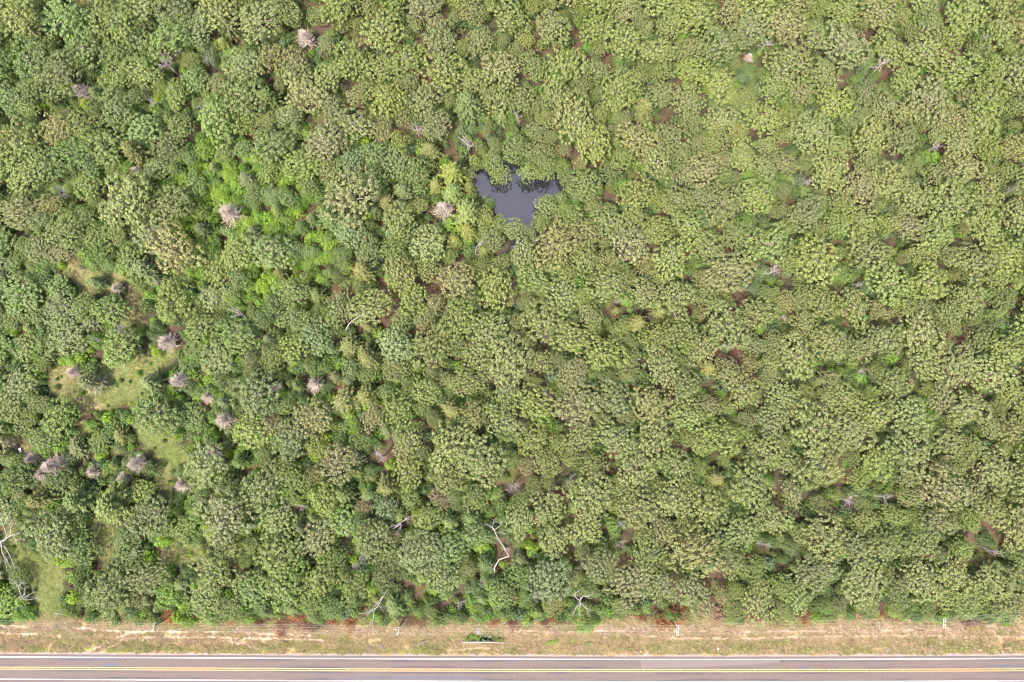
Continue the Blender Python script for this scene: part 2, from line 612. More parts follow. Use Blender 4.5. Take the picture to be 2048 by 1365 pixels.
def ground_height(px, py, x, y, off):
    z = 0.25 * (fbm(x / 16., y / 16., 31) - 0.5) + 0.12 * (fbm(x / 2., y / 2., 33) - 0.5)
    inroad = 1 - sstep(4.9, 9.0, np.abs(off))
    z = z * (1 - inroad) + inroad * 0.06
    z = np.where(np.abs(off) < 4.75, 0.02, z)
    z -= 0.35 * np.exp(-((np.abs(off) - 9.0) / 2.0) ** 2)
    for k_, tr in enumerate(TRACKS[:6]):
        z -= 0.1 * (1 - sstep(0.8, 2.6, seg_dist(px, py, tr)))
    z -= 1.5 * (1 - sstep(0.35, 1.05, ell(px, py, (967, 1277, 32, 8, 0))))
    wet = np.zeros(np.shape(px))
    ins = at(M_water, px, py)
    z = np.where(ins, -1.3, z)
    return z


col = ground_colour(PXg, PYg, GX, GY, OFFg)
hz = ground_height(PXg, PYg, GX, GY, OFFg)
nx_, ny_ = len(xs), len(ys)
idx = np.arange(nx_ * ny_).reshape(ny_, nx_)
quads = np.stack([idx[:-1, :-1], idx[:-1, 1:], idx[1:, 1:], idx[1:, :-1]], -1).reshape(-1, 4)

m, t, out = new_mat('ground_soil_and_turf')
p = node(t, 'ShaderNodeBsdfPrincipled')
p.inputs['Roughness'].default_value = 0.95
p.inputs['Specular IOR Level'].default_value = 0.1
ca = node(t, 'ShaderNodeAttribute', attribute_type='GEOMETRY', attribute_name='Col')
geo = node(t, 'ShaderNodeNewGeometry')
mp = node(t, 'ShaderNodeMapping')
mp.inputs['Scale'].default_value = (0.7, 1.5, 1)
nz = node(t, 'ShaderNodeTexNoise')
nz.inputs['Scale'].default_value = 1.6
nz.inputs['Detail'].default_value = 8
nz.inputs['Roughness'].default_value = 0.72
t.links.new(geo.outputs['Position'], mp.inputs['Vector'])
t.links.new(mp.outputs[0], nz.inputs['Vector'])
hs = node(t, 'ShaderNodeHueSaturation')
t.links.new(ca.outputs['Color'], hs.inputs['Color'])
t.links.new(mathn(t, 'ADD', mathn(t, 'MULTIPLY', nz.outputs['Fac'], 0.9), 0.55), hs.inputs['Value'])
t.links.new(hs.outputs['Color'], p.inputs['Base Color'])
bp = node(t, 'ShaderNodeBump')
bp.inputs['Strength'].default_value = 0.6
bp.inputs['Distance'].default_value = 0.3
t.links.new(nz.outputs['Fac'], bp.inputs['Height'])
t.links.new(bp.outputs[0], p.inputs['Normal'])
t.links.new(p.outputs[0], out.inputs['Surface'])
M_GROUND = m
gme = make_mesh('ground', np.stack([GX, GY, hz], -1).reshape(-1, 3), quads, 4, M_GROUND, smooth=True)
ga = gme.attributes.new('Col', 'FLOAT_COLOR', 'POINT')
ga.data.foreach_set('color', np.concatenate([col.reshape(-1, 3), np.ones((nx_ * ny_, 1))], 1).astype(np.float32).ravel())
tag(link('ground', gme), 'woodland floor and mown roadside strip', kind='structure')

# ------------------------------------------------------------------ the road
m, t, out = new_mat('worn_asphalt')
p = node(t, 'ShaderNodeBsdfPrincipled')
p.inputs['Roughness'].default_value = 0.9
p.inputs['Specular IOR Level'].default_value = 0.2
uv = node(t, 'ShaderNodeAttribute', attribute_type='GEOMETRY', attribute_name='road')   # x: metres along, y: metres across
sep = node(t, 'ShaderNodeSeparateXYZ')
t.links.new(uv.outputs['Vector'], sep.inputs[0])


def noise_on(scale, detail, sx, sy, off=0.0):
    mp_ = node(t, 'ShaderNodeMapping')
    mp_.inputs['Scale'].default_value = (sx, sy, 1)
    mp_.inputs['Location'].default_value = (off, off * 1.7, 0)
    n_ = node(t, 'ShaderNodeTexNoise')
    n_.inputs['Scale'].default_value = scale
    n_.inputs['Detail'].default_value = detail
    n_.inputs['Roughness'].default_value = 0.65
    t.links.new(uv.outputs['Vector'], mp_.inputs['Vector'])
    t.links.new(mp_.outputs[0], n_.inputs['Vector'])
    return n_.outputs['Fac']


def ramp(v, a, b):
    r = node(t, 'ShaderNodeMapRange')
    r.interpolation_type = 'SMOOTHSTEP'
    r.inputs['From Min'].default_value = a
    r.inputs['From Max'].default_value = b
    t.links.new(v, r.inputs['Value'])
    return r.outputs['Result']


def lay(base, colour, fac):
    x_ = node(t, 'ShaderNodeMix', data_type='RGBA')
    if isinstance(base, tuple):
        x_.inputs[6].default_value = base + (1,)
    else:
        t.links.new(base, x_.inputs[6])
    x_.inputs[7].default_value = colour + (1,)
    t.links.new(fac, x_.inputs['Factor'])
    return x_.outputs[2]


fine = noise_on(2.2, 8, 0.5, 1.6)
streak = noise_on(0.5, 6, 0.07, 2.2, 3.0)
streak2 = noise_on(0.8, 5, 0.03, 2.0, 17.0)
blotch = noise_on(0.06, 4, 0.6, 1.0, 31.0)
c0 = lay((0.064, 0.047, 0.041), (0.087, 0.065, 0.057), ramp(fine, 0.3, 0.7))
ab = mathn(t, 'ABSOLUTE', sep.outputs['Y'])
# tar-dark wheel strips beside the centre and by the edge lines
near_mid = mathn(t, 'MULTIPLY', ramp(ab, 0.35, 0.75), mathn(t, 'SUBTRACT', 1.0, ramp(ab, 0.9, 1.5)))
near_edge = mathn(t, 'MULTIPLY', ramp(ab, 2.3, 2.9), mathn(t, 'SUBTRACT', 1.0, ramp(ab, 3.3, 3.75)))
dark = mathn(t, 'MULTIPLY', mathn(t, 'ADD', near_mid, near_edge), ramp(streak, 0.44, 0.62))
dark = mathn(t, 'MULTIPLY', dark, ramp(blotch, 0.36, 0.56))
c1 = lay(c0, (0.030, 0.028, 0.039), mathn(t, 'MULTIPLY', dark, 0.85))
c1 = lay(c1, (0.056, 0.045, 0.046), mathn(t, 'MULTIPLY', ramp(streak2, 0.5, 0.7), 0.6))
sh = ramp(ab, 3.65, 3.8)
c2 = lay(c1, (0.066, 0.05, 0.049), mathn(t, 'MULTIPLY', sh, ramp(noise_on(1.1, 5, 0.15, 1.0, 9.0), 0.35, 0.6)))
t.links.new(c2, p.inputs['Base Color'])
bp = node(t, 'ShaderNodeBump')
bp.inputs['Strength'].default_value = 0.3
bp.inputs['Distance'].default_value = 0.05
t.links.new(fine, bp.inputs['Height'])
t.links.new(bp.outputs[0], p.inputs['Normal'])
t.links.new(p.outputs[0], out.inputs['Surface'])
M_ROAD = m


def crown_z(o):
    return ROAD_Z - 0.016 * np.abs(o)


rme = strip('road', -HALF_ASPHALT - .3, HALF_ASPHALT, crown_z, M_ROAD, 0.12, 0.10, 71, n=700, cols=10)
ra = rme.attributes.new('road', 'FLOAT_VECTOR', 'POINT')
s_ = np.repeat(np.linspace(0, ROAD_LEN[-1], 700), 11)
co = np.empty(len(rme.vertices) * 3, np.float32)
rme.vertices.foreach_get('co', co)
co = co.reshape(-1, 3)
o_ = road_offset(co[:, 0], co[:, 1])
ra.data.foreach_set('vector', np.stack([s_, o_, s_ * 0], 1).astype(np.float32).ravel())
tag(link('road', rme), 'two lane asphalt road along the bottom of the photo', kind='structure')


def paint(name, col, wear):
    m, t, out = new_mat(name)
    p = node(t, 'ShaderNodeBsdfPrincipled')
    p.inputs['Roughness'].default_value = 0.7
    g = node(t, 'ShaderNodeNewGeometry')
    n = node(t, 'ShaderNodeTexNoise')
    n.inputs['Scale'].default_value = 1.3
    n.inputs['Detail'].default_value = 7
    t.links.new(g.outputs['Position'], n.inputs['Vector'])
    r = node(t, 'ShaderNodeMapRange')
    r.inputs['From Min'].default_value = 0.45
    r.inputs['From Max'].default_value = 0.75
    t.links.new(n.outputs['Fac'], r.inputs['Value'])
    x = node(t, 'ShaderNodeMix', data_type='RGBA')
    x.inputs[6].default_value = col + (1,)
    x.inputs[7].default_value = tuple(c * (1 - wear) + 0.15 * wear for c in col) + (1,)
    t.links.new(r.outputs[0], x.inputs['Factor'])
    t.links.new(x.outputs[2], p.inputs['Base Color'])
    t.links.new(p.outputs[0], out.inputs['Surface'])
    return m


M_WLINE = paint('white_road_paint', (0.36, 0.34, 0.33), 0.25)
M_YLINE = paint('yellow_road_paint', (0.30, 0.145, 0.032), 0.2)


def crown_up(dz):
    return lambda o: crown_z(o) + dz


for nm, a, b, mt in (('edge_line', 3.48, 3.75, M_WLINE), ('edge_line', -3.75, -3.48, M_WLINE),
                     ('centre_line', 0.2, 0.45, M_YLINE), ('centre_line', -0.45, -0.2, M_YLINE)):
    tag(link(nm, strip(nm, a, b, crown_up(0.006), mt, 0.02, 0.02, int(a * 10) + 90, n=400)), kind='structure')

M_SEAL = plain('fresh_seal', (0.036, 0.035, 0.049), rough=0.8, scale=0.8, var=0.35, stretch=(0.3, 2, 1))
M_PALE = plain('paler_resurfacing', (0.080, 0.060, 0.053), rough=0.9, scale=0.9, var=0.14, stretch=(0.3, 2, 1))


def patch(name, pts, mat, dz):
    """a thin sealed patch of asphalt; points are photo pixels on the road"""
    v = []
    for x, y in pts:
        w = W(x, y, ROAD_Z)
        o = float(road_offset(np.array(w[0]), np.array(w[1])))
        v.append((w[0], w[1], float(crown_z(o)) + dz))
    me = bpy.data.meshes.new(name)
    me.from_pydata(v, [], [list(range(len(v)))[::-1]])
    me.materials.append(mat)
    return tag(link(name, me), kind='structure')


patch('road_patch', [(90, 1318), (150, 1317.4), (238, 1317.6), (238.5, 1320.5), (205, 1320.2), (150, 1319.6), (95, 1319)], M_SEAL, 0.003)
patch('road_patch', [(198, 1329.2), (215, 1327.2), (236, 1326.6), (238, 1328), (237, 1331.6), (226, 1332.4), (205, 1331)], M_SEAL, 0.003)
patch('road_patch', [(1281.5, 1321.0), (1400, 1321.2), (1560, 1321), (1560, 1325), (1500, 1330), (1430, 1333), (1282, 1338.2)], M_PALE, 0.003)
patch('road_patch', [(1598, 1333.6), (1614, 1333.2), (1616, 1337), (1600, 1337.4)], M_SEAL, 0.003)
patch('road_patch', [(1012, 1322), (1034, 1321.6), (1040, 1323.6), (1030, 1325.4), (1020, 1325)], M_SEAL, 0.003)
patch('road_patch', [(640, 1357.0), (700, 1355.6), (760, 1354), (840, 1353), (930, 1354), (980, 1356.4), (960, 1358.6), (860, 1359.4), (700, 1359)], M_SEAL, 0.003)
patch('road_patch', [(1945, 1331.6), (2010, 1330.4), (2075, 1330), (2075, 1333.6), (2000, 1334.6)], M_SEAL, 0.003)

# pale gravel along the asphalt edge
m, t, out = new_mat('pale_gravel')
p = node(t, 'ShaderNodeBsdfPrincipled')
p.inputs['Roughness'].default_value = 0.95
g = node(t, 'ShaderNodeNewGeometry')
vo = node(t, 'ShaderNodeTexVoronoi')
vo.inputs['Scale'].default_value = 5.0
n2 = node(t, 'ShaderNodeTexNoise')
n2.inputs['Scale'].default_value = 0.5
n2.inputs['Detail'].default_value = 6
t.links.new(g.outputs['Position'], vo.inputs['Vector'])
t.links.new(g.outputs['Position'], n2.inputs['Vector'])
x = node(t, 'ShaderNodeMix', data_type='RGBA')
x.inputs[6].default_value = (0.085, 0.066, 0.054, 1)
x.inputs[7].default_value = (0.15, 0.122, 0.106, 1)
t.links.new(mathn(t, 'MULTIPLY', mathn(t, 'ADD', n2.outputs['Fac'], vo.outputs['Distance']), 0.75), x.inputs['Factor'])
t.links.new(x.outputs[2], p.inputs['Base Color'])
bp = node(t, 'ShaderNodeBump')
bp.inputs['Strength'].default_value = 0.5
t.links.new(vo.outputs['Distance'], bp.inputs['Height'])
t.links.new(bp.outputs[0], p.inputs['Normal'])
t.links.new(p.outputs[0], out.inputs['Surface'])
M_GRAVEL = m
tag(link('gravel_shoulder', strip('gravel_shoulder', 4.35, 5.1, 0.085, M_GRAVEL, 0.0, 0.85, 130, n=1400, cols=2)), kind='structure')
tag(link('gravel_shoulder', strip('gravel_shoulder', -5.9, -4.6, 0.079, M_GRAVEL, 0.7, 0.0, 150, n=900, cols=2)), kind='structure')


def gravel_patch(pts):
    """loose gravel spilt into the grass, a low ragged heap"""
    cx_, cy_ = np.mean([p[0] for p in pts]), np.mean([p[1] for p in pts])
    cw = W(cx_, cy_, 0.13)
    v = [cw]
    for i in range(len(pts)):
        for k in range(4):
            a, b = pts[i], pts[(i + 1) % len(pts)]
            f = k / 4
            j = 1.2 * (random.random() - .5)
            v.append(W(a[0] + (b[0] - a[0]) * f + j, a[1] + (b[1] - a[1]) * f + j, 0.02))
    n = len(v) - 1
    me = bpy.data.meshes.new('gravel_patch')
    me.from_pydata(v, [], [(0, 1 + (i + 1) % n, 1 + i) for i in range(n)])
    me.materials.append(M_GRAVEL)
    tag(link('gravel_patch', me), kind='structure')


gravel_patch([(1764, 1309), (1766, 1299), (1782, 1298), (1785, 1309)])
gravel_patch([(1608, 1309), (1612, 1302), (1618, 1300), (1620, 1306), (1630, 1310)])
gravel_patch([(1786, 1300), (1810, 1298), (1842, 1299), (1840, 1301), (1800, 1302)])
gravel_patch([(1857, 1300), (1866, 1297), (1874, 1303), (1864, 1304)])
gravel_patch([(1962, 1307), (1975, 1302), (1990, 1304), (2020, 1305), (2018, 1309), (1965, 1310)])
gravel_patch([(1085, 1306), (1110, 1301), (1122, 1304), (1118, 1308)])

# ------------------------------------------------------------------ the pond
m, t, out = new_mat('pond_water')
p = node(t, 'ShaderNodeBsdfPrincipled')
p.inputs['Roughness'].default_value = 0.03
p.inputs['IOR'].default_value = 1.95
p.inputs['Specular Tint'].default_value = (1.0, 0.88, 0.83, 1)
tc = node(t, 'ShaderNodeNewGeometry')
n1_ = node(t, 'ShaderNodeTexNoise')
n1_.inputs['Scale'].default_value = 0.25
n1_.inputs['Detail'].default_value = 6
t.links.new(tc.outputs['Position'], n1_.inputs['Vector'])
x = node(t, 'ShaderNodeMix', data_type='RGBA')
x.inputs[6].default_value = (0.004, 0.004, 0.006, 1)
x.inputs[7].default_value = (0.009, 0.009, 0.009, 1)
t.links.new(n1_.outputs['Fac'], x.inputs['Factor'])
t.links.new(x.outputs[2], p.inputs['Base Color'])
n2_ = node(t, 'ShaderNodeTexNoise')
n2_.inputs['Scale'].default_value = 1.6
n2_.inputs['Detail'].default_value = 3
t.links.new(tc.outputs['Position'], n2_.inputs['Vector'])
bp = node(t, 'ShaderNodeBump')
bp.inputs['Strength'].default_value = 0.015
t.links.new(n2_.outputs['Fac'], bp.inputs['Height'])
t.links.new(bp.outputs[0], p.inputs['Normal'])
t.links.new(p.outputs[0], out.inputs['Surface'])
M_WATER = m
WATER_Z = -0.45
pv = []
pcx, pcy = 1040, 400
for x_, y_ in POND:
    pv.append(W(pcx + (x_ - pcx) * 1.06, pcy + (y_ - pcy) * 1.06, WATER_Z))
pme = bpy.data.meshes.new('pond_water')
pme.from_pydata(pv, [], [list(range(len(pv)))[::-1]])
pme.materials.append(M_WATER)
tag(link('pond_water', pme), 'still dark pond in a gap of the woods', kind='structure')


# ------------------------------------------------------------------ crowns, trunks, dead wood
def poisson_pick(P, d):
    keep, cell = [], {}
    for i, p_ in enumerate(P):
        k = tuple((p_ // d).astype(int))
        ok = True
        for a in (-1, 0, 1):
            for b in (-1, 0, 1):
                for c in (-1, 0, 1):
                    for q in cell.get((k[0] + a, k[1] + b, k[2] + c), ()):
                        if ((P[q] - p_) ** 2).sum() < d * d:
                            ok = False
        if ok:
            keep.append(i)
            cell.setdefault(k, []).append(i)
    return keep


def leafy_crown(name, seed, R=4.6, z0=5.2, nl=6, rl=(1.7, 2.4), spacing=0.78, rc=(0.3, 0.66), nleaf=32, leaf=(0.2, 0.37), flat=0.86,
                rise=(-0.3, 2.4), top=2.7, tuft=0.8):
    g = np.random.default_rng(seed)
    L = [(np.array([0, 0, z0 + 1.4]), top)]
    for k in range(nl):
        a = 2 * math.pi * (k + g.uniform(-.3, .3)) / nl
        rr = g.uniform(*rl)
        dist = (R - rr) * g.uniform(0.82, 1.12)
        L.append((np.array([dist * math.cos(a), dist * math.sin(a), z0 + g.uniform(*rise)]), rr))
    cand, dirs = [], []
    for j, (c, r) in enumerate(L):
        n = int(75 * r * r)
        d = unit(g.normal(size=(n, 3)))
        d = d[d[:, 2] > -0.3]
        pt = c + d * r * np.array([1, 1, flat]) * g.uniform(0.86, 1.06, (len(d), 1))
        keep = np.ones(len(d), bool)
        for i, (c2, r2) in enumerate(L):
            if i != j:
                keep &= np.linalg.norm((pt - c2) / np.array([1, 1, flat]), axis=1) > 0.84 * r2
        cand.append(pt[keep])
        dirs.append(d[keep])
    cand, dirs = np.concatenate(cand), np.concatenate(dirs)
    o = g.permutation(len(cand))
    cand, dirs = cand[o], dirs[o]
    kp = poisson_pick(cand, spacing)
    P, N, S_ = [], [], []
    for i in kp:
        d, c = dirs[i], cand[i]
        if g.random() < 0.07:
            continue
        n = int(nleaf * g.uniform(0.7, 1.25))
        q = unit(g.normal(size=(n, 3)) + d * tuft + np.array([0, 0, 0.25]))
        r_ = g.uniform(*rc)
        rad = r_ * g.random((n, 1)) ** 0.45
        P.append(c + q * rad * np.array([1, 1, 0.8]))
        N.append(q * 0.9 + d * 0.35 + g.normal(size=(n, 3)) * 0.42 + np.array([0, 0, 0.35]))
        S_.append(g.uniform(*leaf, n))
    # inner leaves that close the crown
    n = int(len(kp) * 4)
    q = unit(g.normal(size=(n, 3)))
    q[:, 2] = np.abs(q[:, 2])
    P.append(np.array([0, 0, z0 + 0.5]) + q * np.array([R * .72, R * .72, 2.2]) * g.random((n, 1)) ** 0.4)
    N.append(g.normal(size=(n, 3)) + np.array([0, 0, 0.8]))
    S_.append(g.uniform(0.35, 0.55, n))
    return leaves(name, np.concatenate(P), np.concatenate(N), np.concatenate(S_), M_LEAF, g)


def trunk_mesh(name, seed, h, r, spread, nl=5, mat=None):
    g = np.random.default_rng(seed)
    T = Tubes()
    lean = g.normal(size=2) * 0.25
    top = h * 0.62
    T.add([(0, 0, -0.3), (lean[0] * .3, lean[1] * .3, top * .35), (lean[0], lean[1], top), (lean[0] * 1.5, lean[1] * 1.5, h * .86)],
          [r * 1.25, r, r * .75, r * .25], 7)
    for k in range(nl):
        a = 2 * math.pi * k / nl + g.uniform(-.4, .4)
        z = g.uniform(0.38, 0.62) * h
        e = np.array([math.cos(a), math.sin(a)]) * spread * g.uniform(.6, .95)
        z2 = h * g.uniform(.66, .84)
        T.add([(lean[0] * .7, lean[1] * .7, z), (e[0] * .45, e[1] * .45, z + (z2 - z) * .55), (e[0], e[1], z2)], [r * .5, r * .33, r * .1], 5)
    return T.mesh(name, mat or M_BARK)


def cedar_crown(name, seed, R=2.5, h=7.5, nb=95, per=34):
    g = np.random.default_rng(seed)
    P, N, S_, A = [], [], [], []
    for k in range(nb):
        f = (k + g.random()) / nb
        z = 0.8 + (h - 1.0) * f
        L = R * (1 - f) ** 0.65 * g.uniform(0.75, 1.2) + 0.25
        a = k * 2.399 + g.uniform(-.3, .3)
        d = np.array([math.cos(a), math.sin(a), 0.28 + 0.5 * f])
        side = np.array([-math.sin(a), math.cos(a), 0])
        n = int(per * (0.45 + 0.8 * (L / R)))
        tt = g.random(n) ** 0.6
        w = 0.30 * (1.15 - tt)
        pos = np.array([0, 0, z]) + d * (L * tt)[:, None] + side * (g.normal(size=n) * w)[:, None]
        pos[:, 2] += -0.35 * L * tt ** 2 * (1 - f) + g.normal(size=n) * 0.08
        P.append(pos)
        N.append(g.normal(size=(n, 3)) * 0.45 + np.array([0, 0, 0.9]) + d * 0.3)
        A.append(np.tile(d, (n, 1)) + side * (g.normal(size=n) * 0.5)[:, None])
        S_.append(g.uniform(0.3, 0.52, n))
    return leaves(name, np.concatenate(P), np.concatenate(N), np.concatenate(S_), M_LEAF, g, aspect=0.42, along=np.concatenate(A))


def mound_crown(name, seed, R=2.0, h=2.6, n=1500, leaf=(0.2, 0.34)):
    """a low smooth dome: sapling, vine-covered bush"""
    g = np.random.default_rng(seed)
    q = unit(g.normal(size=(n, 3)))
    q[:, 2] = np.abs(q[:, 2])
    a = np.arctan2(q[:, 1], q[:, 0])
    rr = 1 + 0.16 * np.sin(3 * a + seed) + 0.12 * np.sin(5 * a + 2 * seed) + 0.08 * g.normal(size=n)
    lump = 0.82 + 0.3 * fbm(q[:, 0] * 2.2 + seed, q[:, 1] * 2.2, seed, 3)
    P = q * (rr * lump)[:, None] * np.array([R, R, h]) * (g.random((n, 1)) ** 0.25)
    P[:, 2] += 0.15
    N = q * 0.8 + g.normal(size=(n, 3)) * 0.4 + np.array([0, 0, 0.5])
    return leaves(name, P, N, g.uniform(*leaf, n), M_LEAF, g)


def stem_mesh(name, seed, h, r, n=4, spread=0.8, mat=None):
    g = np.random.default_rng(seed)
    T = Tubes()
    for k in range(n):
        a = 2 * math.pi * k / n + g.uniform(-.5, .5)
        s = spread * g.uniform(.4, 1)
        T.add([(0.1 * math.cos(a), 0.1 * math.sin(a), -0.1), (s * .5 * math.cos(a), s * .5 * math.sin(a), h * .5), (s * math.cos(a), s * math.sin(a), h)],
              [r, r * .7, r * .3], 5)
    return T.mesh(name, mat or M_BARK)


def grow(T, g, start, d, length, rad, depth, up=0.15, wig=0.34, kids=(3, 6), sides=5):
    n = 5 if depth > 0 else 3
    pts = [np.asarray(start, float)]
    d = unit(np.asarray(d, float))
    for k in range(n):
        d = unit(d + g.normal(size=3) * wig + np.array([0, 0, up * 0.3]))
        pts.append(pts[-1] + d * length / n)
    rad_ = np.linspace(rad, rad * 0.42, n + 1)
    T.add(pts, rad_, sides if depth > 1 else 4)
    if depth > 0:
        for k in range(g.integers(*kids) + (1 if depth > 1 else 0)):
            i = int(g.integers(1, n + 1))
            dd = unit(d * 0.6 + g.normal(size=3) * 0.7 + np.array([0, 0, up]))
            grow(T, g, pts[i], dd, length * g.uniform(.4, .7), rad_[i] * 0.62, depth - 1, up, wig, kids, sides)


def snag_meshes(seed, h=9.0, spread=4.0, nl=6, r=0.2, mat=None):
    """a bare standing dead hardwood: trunk and limbs"""
    g = np.random.default_rng(seed)
    T = Tubes()
    lean = g.normal(size=2) * 0.6
    T.add([(0, 0, -0.2), (lean[0] * .4, lean[1] * .4, h * .4), (lean[0], lean[1], h * .72), (lean[0] * 1.3, lean[1] * 1.3, h * .95)],
          [r * 1.2, r, r * .75, r * .3], 7)
    out = []
    for k in range(nl):
        a = 2 * math.pi * k / nl + g.uniform(-.5, .5)
        B = Tubes()
        f = g.uniform(.5, .92)
        st = (lean[0] * f, lean[1] * f, h * (.1 + .85 * f) * .8)
        grow(B, g, st, (math.cos(a), math.sin(a), g.uniform(.1, .8)), spread * g.uniform(.7, 1.15), r * .55, 2)
        out.append(B.mesh('limb', mat or M_DEAD))
    return T.mesh('trunk', mat or M_DEAD), out


def dead_cedar_meshes(seed, R=2.3, h=4.6, nb=190, mat=None):
    g = np.random.default_rng(seed)
    T = Tubes()
    T.add([(0, 0, -.2), (0.05, 0, h * .5), (0.1, 0.05, h)], [0.14, 0.1, 0.03], 6)
    B = Tubes()
    for k in range(nb):
        f = (k + g.random()) / nb
        a = k * 2.399 + g.uniform(-.4, .4)
        L = R * (1 - 0.6 * f) * g.uniform(.75, 1.1)
        d = np.array([math.cos(a), math.sin(a), 0.2 + 1.5 * f])
        p0 = np.array([0.05 * f, 0, 0.7 + (h - .9) * f])
        p1 = p0 + unit(d) * L * .5
        p2 = p1 + unit(d + np.array([0, 0, .35]) + g.normal(size=3) * .25) * L * .5
        B.add([p0, p1, p2], [0.042, 0.032, 0.015], 3)
        for _ in range(4):
            s = p0 + (p1 - p0) * g.uniform(.4, 1) if g.random() < .4 else p1 + (p2 - p1) * g.random()
            e = s + unit(d + g.normal(size=3) * .75) * L * g.uniform(.2, .42)
            B.add([s, e], [0.032, 0.012], 3)
    return T.mesh('trunk', mat or M_DEADCED), B.mesh('bare_crown', mat or M_DEADCED)


# prototype meshes (shared between copies)
OAK = [(leafy_crown('oak_crown', 100 + k, nl=4 + (k * 5) % 6, R=4.8, rl=(1.3, 2.5)), trunk_mesh('oak_trunk', 200 + k % 6, 10.4, 0.30, 3.6)) for k in range(18)]
GRN = [(leafy_crown('broadleaf_crown', 300 + k, R=4.2, z0=4.2, nl=4 + k % 3, rl=(1.6, 2.5), spacing=0.72, rc=(0.3, 0.62), nleaf=28,
                    leaf=(0.22, 0.37), flat=0.8, rise=(-.4, 1.6), top=2.8, tuft=0.5), trunk_mesh('broadleaf_trunk', 400 + k, 8.8, 0.24, 3.0)) for k in range(8)]
CED = [(cedar_crown('cedar_crown', 500 + k), trunk_mesh('cedar_trunk', 520 + k, 7.5, 0.16, 0.6, 3)) for k in range(6)]
SAP = [(mound_crown('sapling_crown', 540 + k, 2.2, 2.8), stem_mesh('sapling_stem', 560 + k, 2.0, 0.05)) for k in range(5)]
SHR = [(leafy_crown('shrub_crown', 580 + k, R=2.2, z0=0.6, nl=4, rl=(0.8, 1.2), spacing=0.62, rc=(0.32, 0.5), nleaf=26, leaf=(0.2, 0.32), rise=(0, .7), top=1.3),
        stem_mesh('shrub_stem', 600 + k, 1.4, 0.05)) for k in range(5)]


# ------------------------------------------------------------------ the trees: where, how big, which colour
def jit(c, a=0.12):
    c = np.array(c) * (1 + random.uniform(-a, a))
    return (c[0] * (1 + random.uniform(-.07, .07)), c[1], c[2] * (1 + random.uniform(-.15, .15)))


TINT = {
    'olive': (0.138, 0.163, 0.056), 'pale olive': (0.168, 0.186, 0.068), 'tan olive': (0.172, 0.170, 0.074), 'grey green': (0.126, 0.146, 0.062),
    'yellow green': (0.152, 0.188, 0.050), 'mid green': (0.120, 0.156, 0.046), 'deep green': (0.086, 0.122, 0.036), 'light green': (0.128, 0.172, 0.054),
    'bright green': (0.115, 0.186, 0.030), 'lime green': (0.160, 0.235, 0.028), 'yellow': (0.170, 0.182, 0.042), 'ochre': (0.142, 0.146, 0.043),
    'bluish green': (0.094, 0.130, 0.058), 'pinkish tan': (0.19, 0.155, 0.095), 'pale green': (0.142, 0.180, 0.074),
}
KIND = {'oak': (OAK, 4.6, 9.0, 'oak_tree', 'oak tree'), 'green': (GRN, 4.2, 7.4, 'broadleaf_tree', 'broadleaf tree'),
        'cedar': (CED, 2.5, 5.0, 'cedar_tree', 'cedar'), 'sapling': (SAP, 2.2, 2.2, 'sapling', 'sapling')}

trees = []       # px, py, r px, kind, colour name, z scale
hcell = {}


def free(x, y, r, k):
    for i in range(int((x - 120) // 60), int((x + 120) // 60) + 1):
        for j in range(int((y - 120) // 60), int((y + 120) // 60) + 1):
            for q in hcell.get((i, j), ()):
                d = math.hypot(trees[q][0] - x, trees[q][1] - y)
                if d < k * (trees[q][2] + r):
                    return False
    return True


def put(x, y, r, kind, colour, tall=1.0):
    hcell.setdefault((int(x // 60), int(y // 60)), []).append(len(trees))
    trees.append((x, y, r, kind, colour, tall))


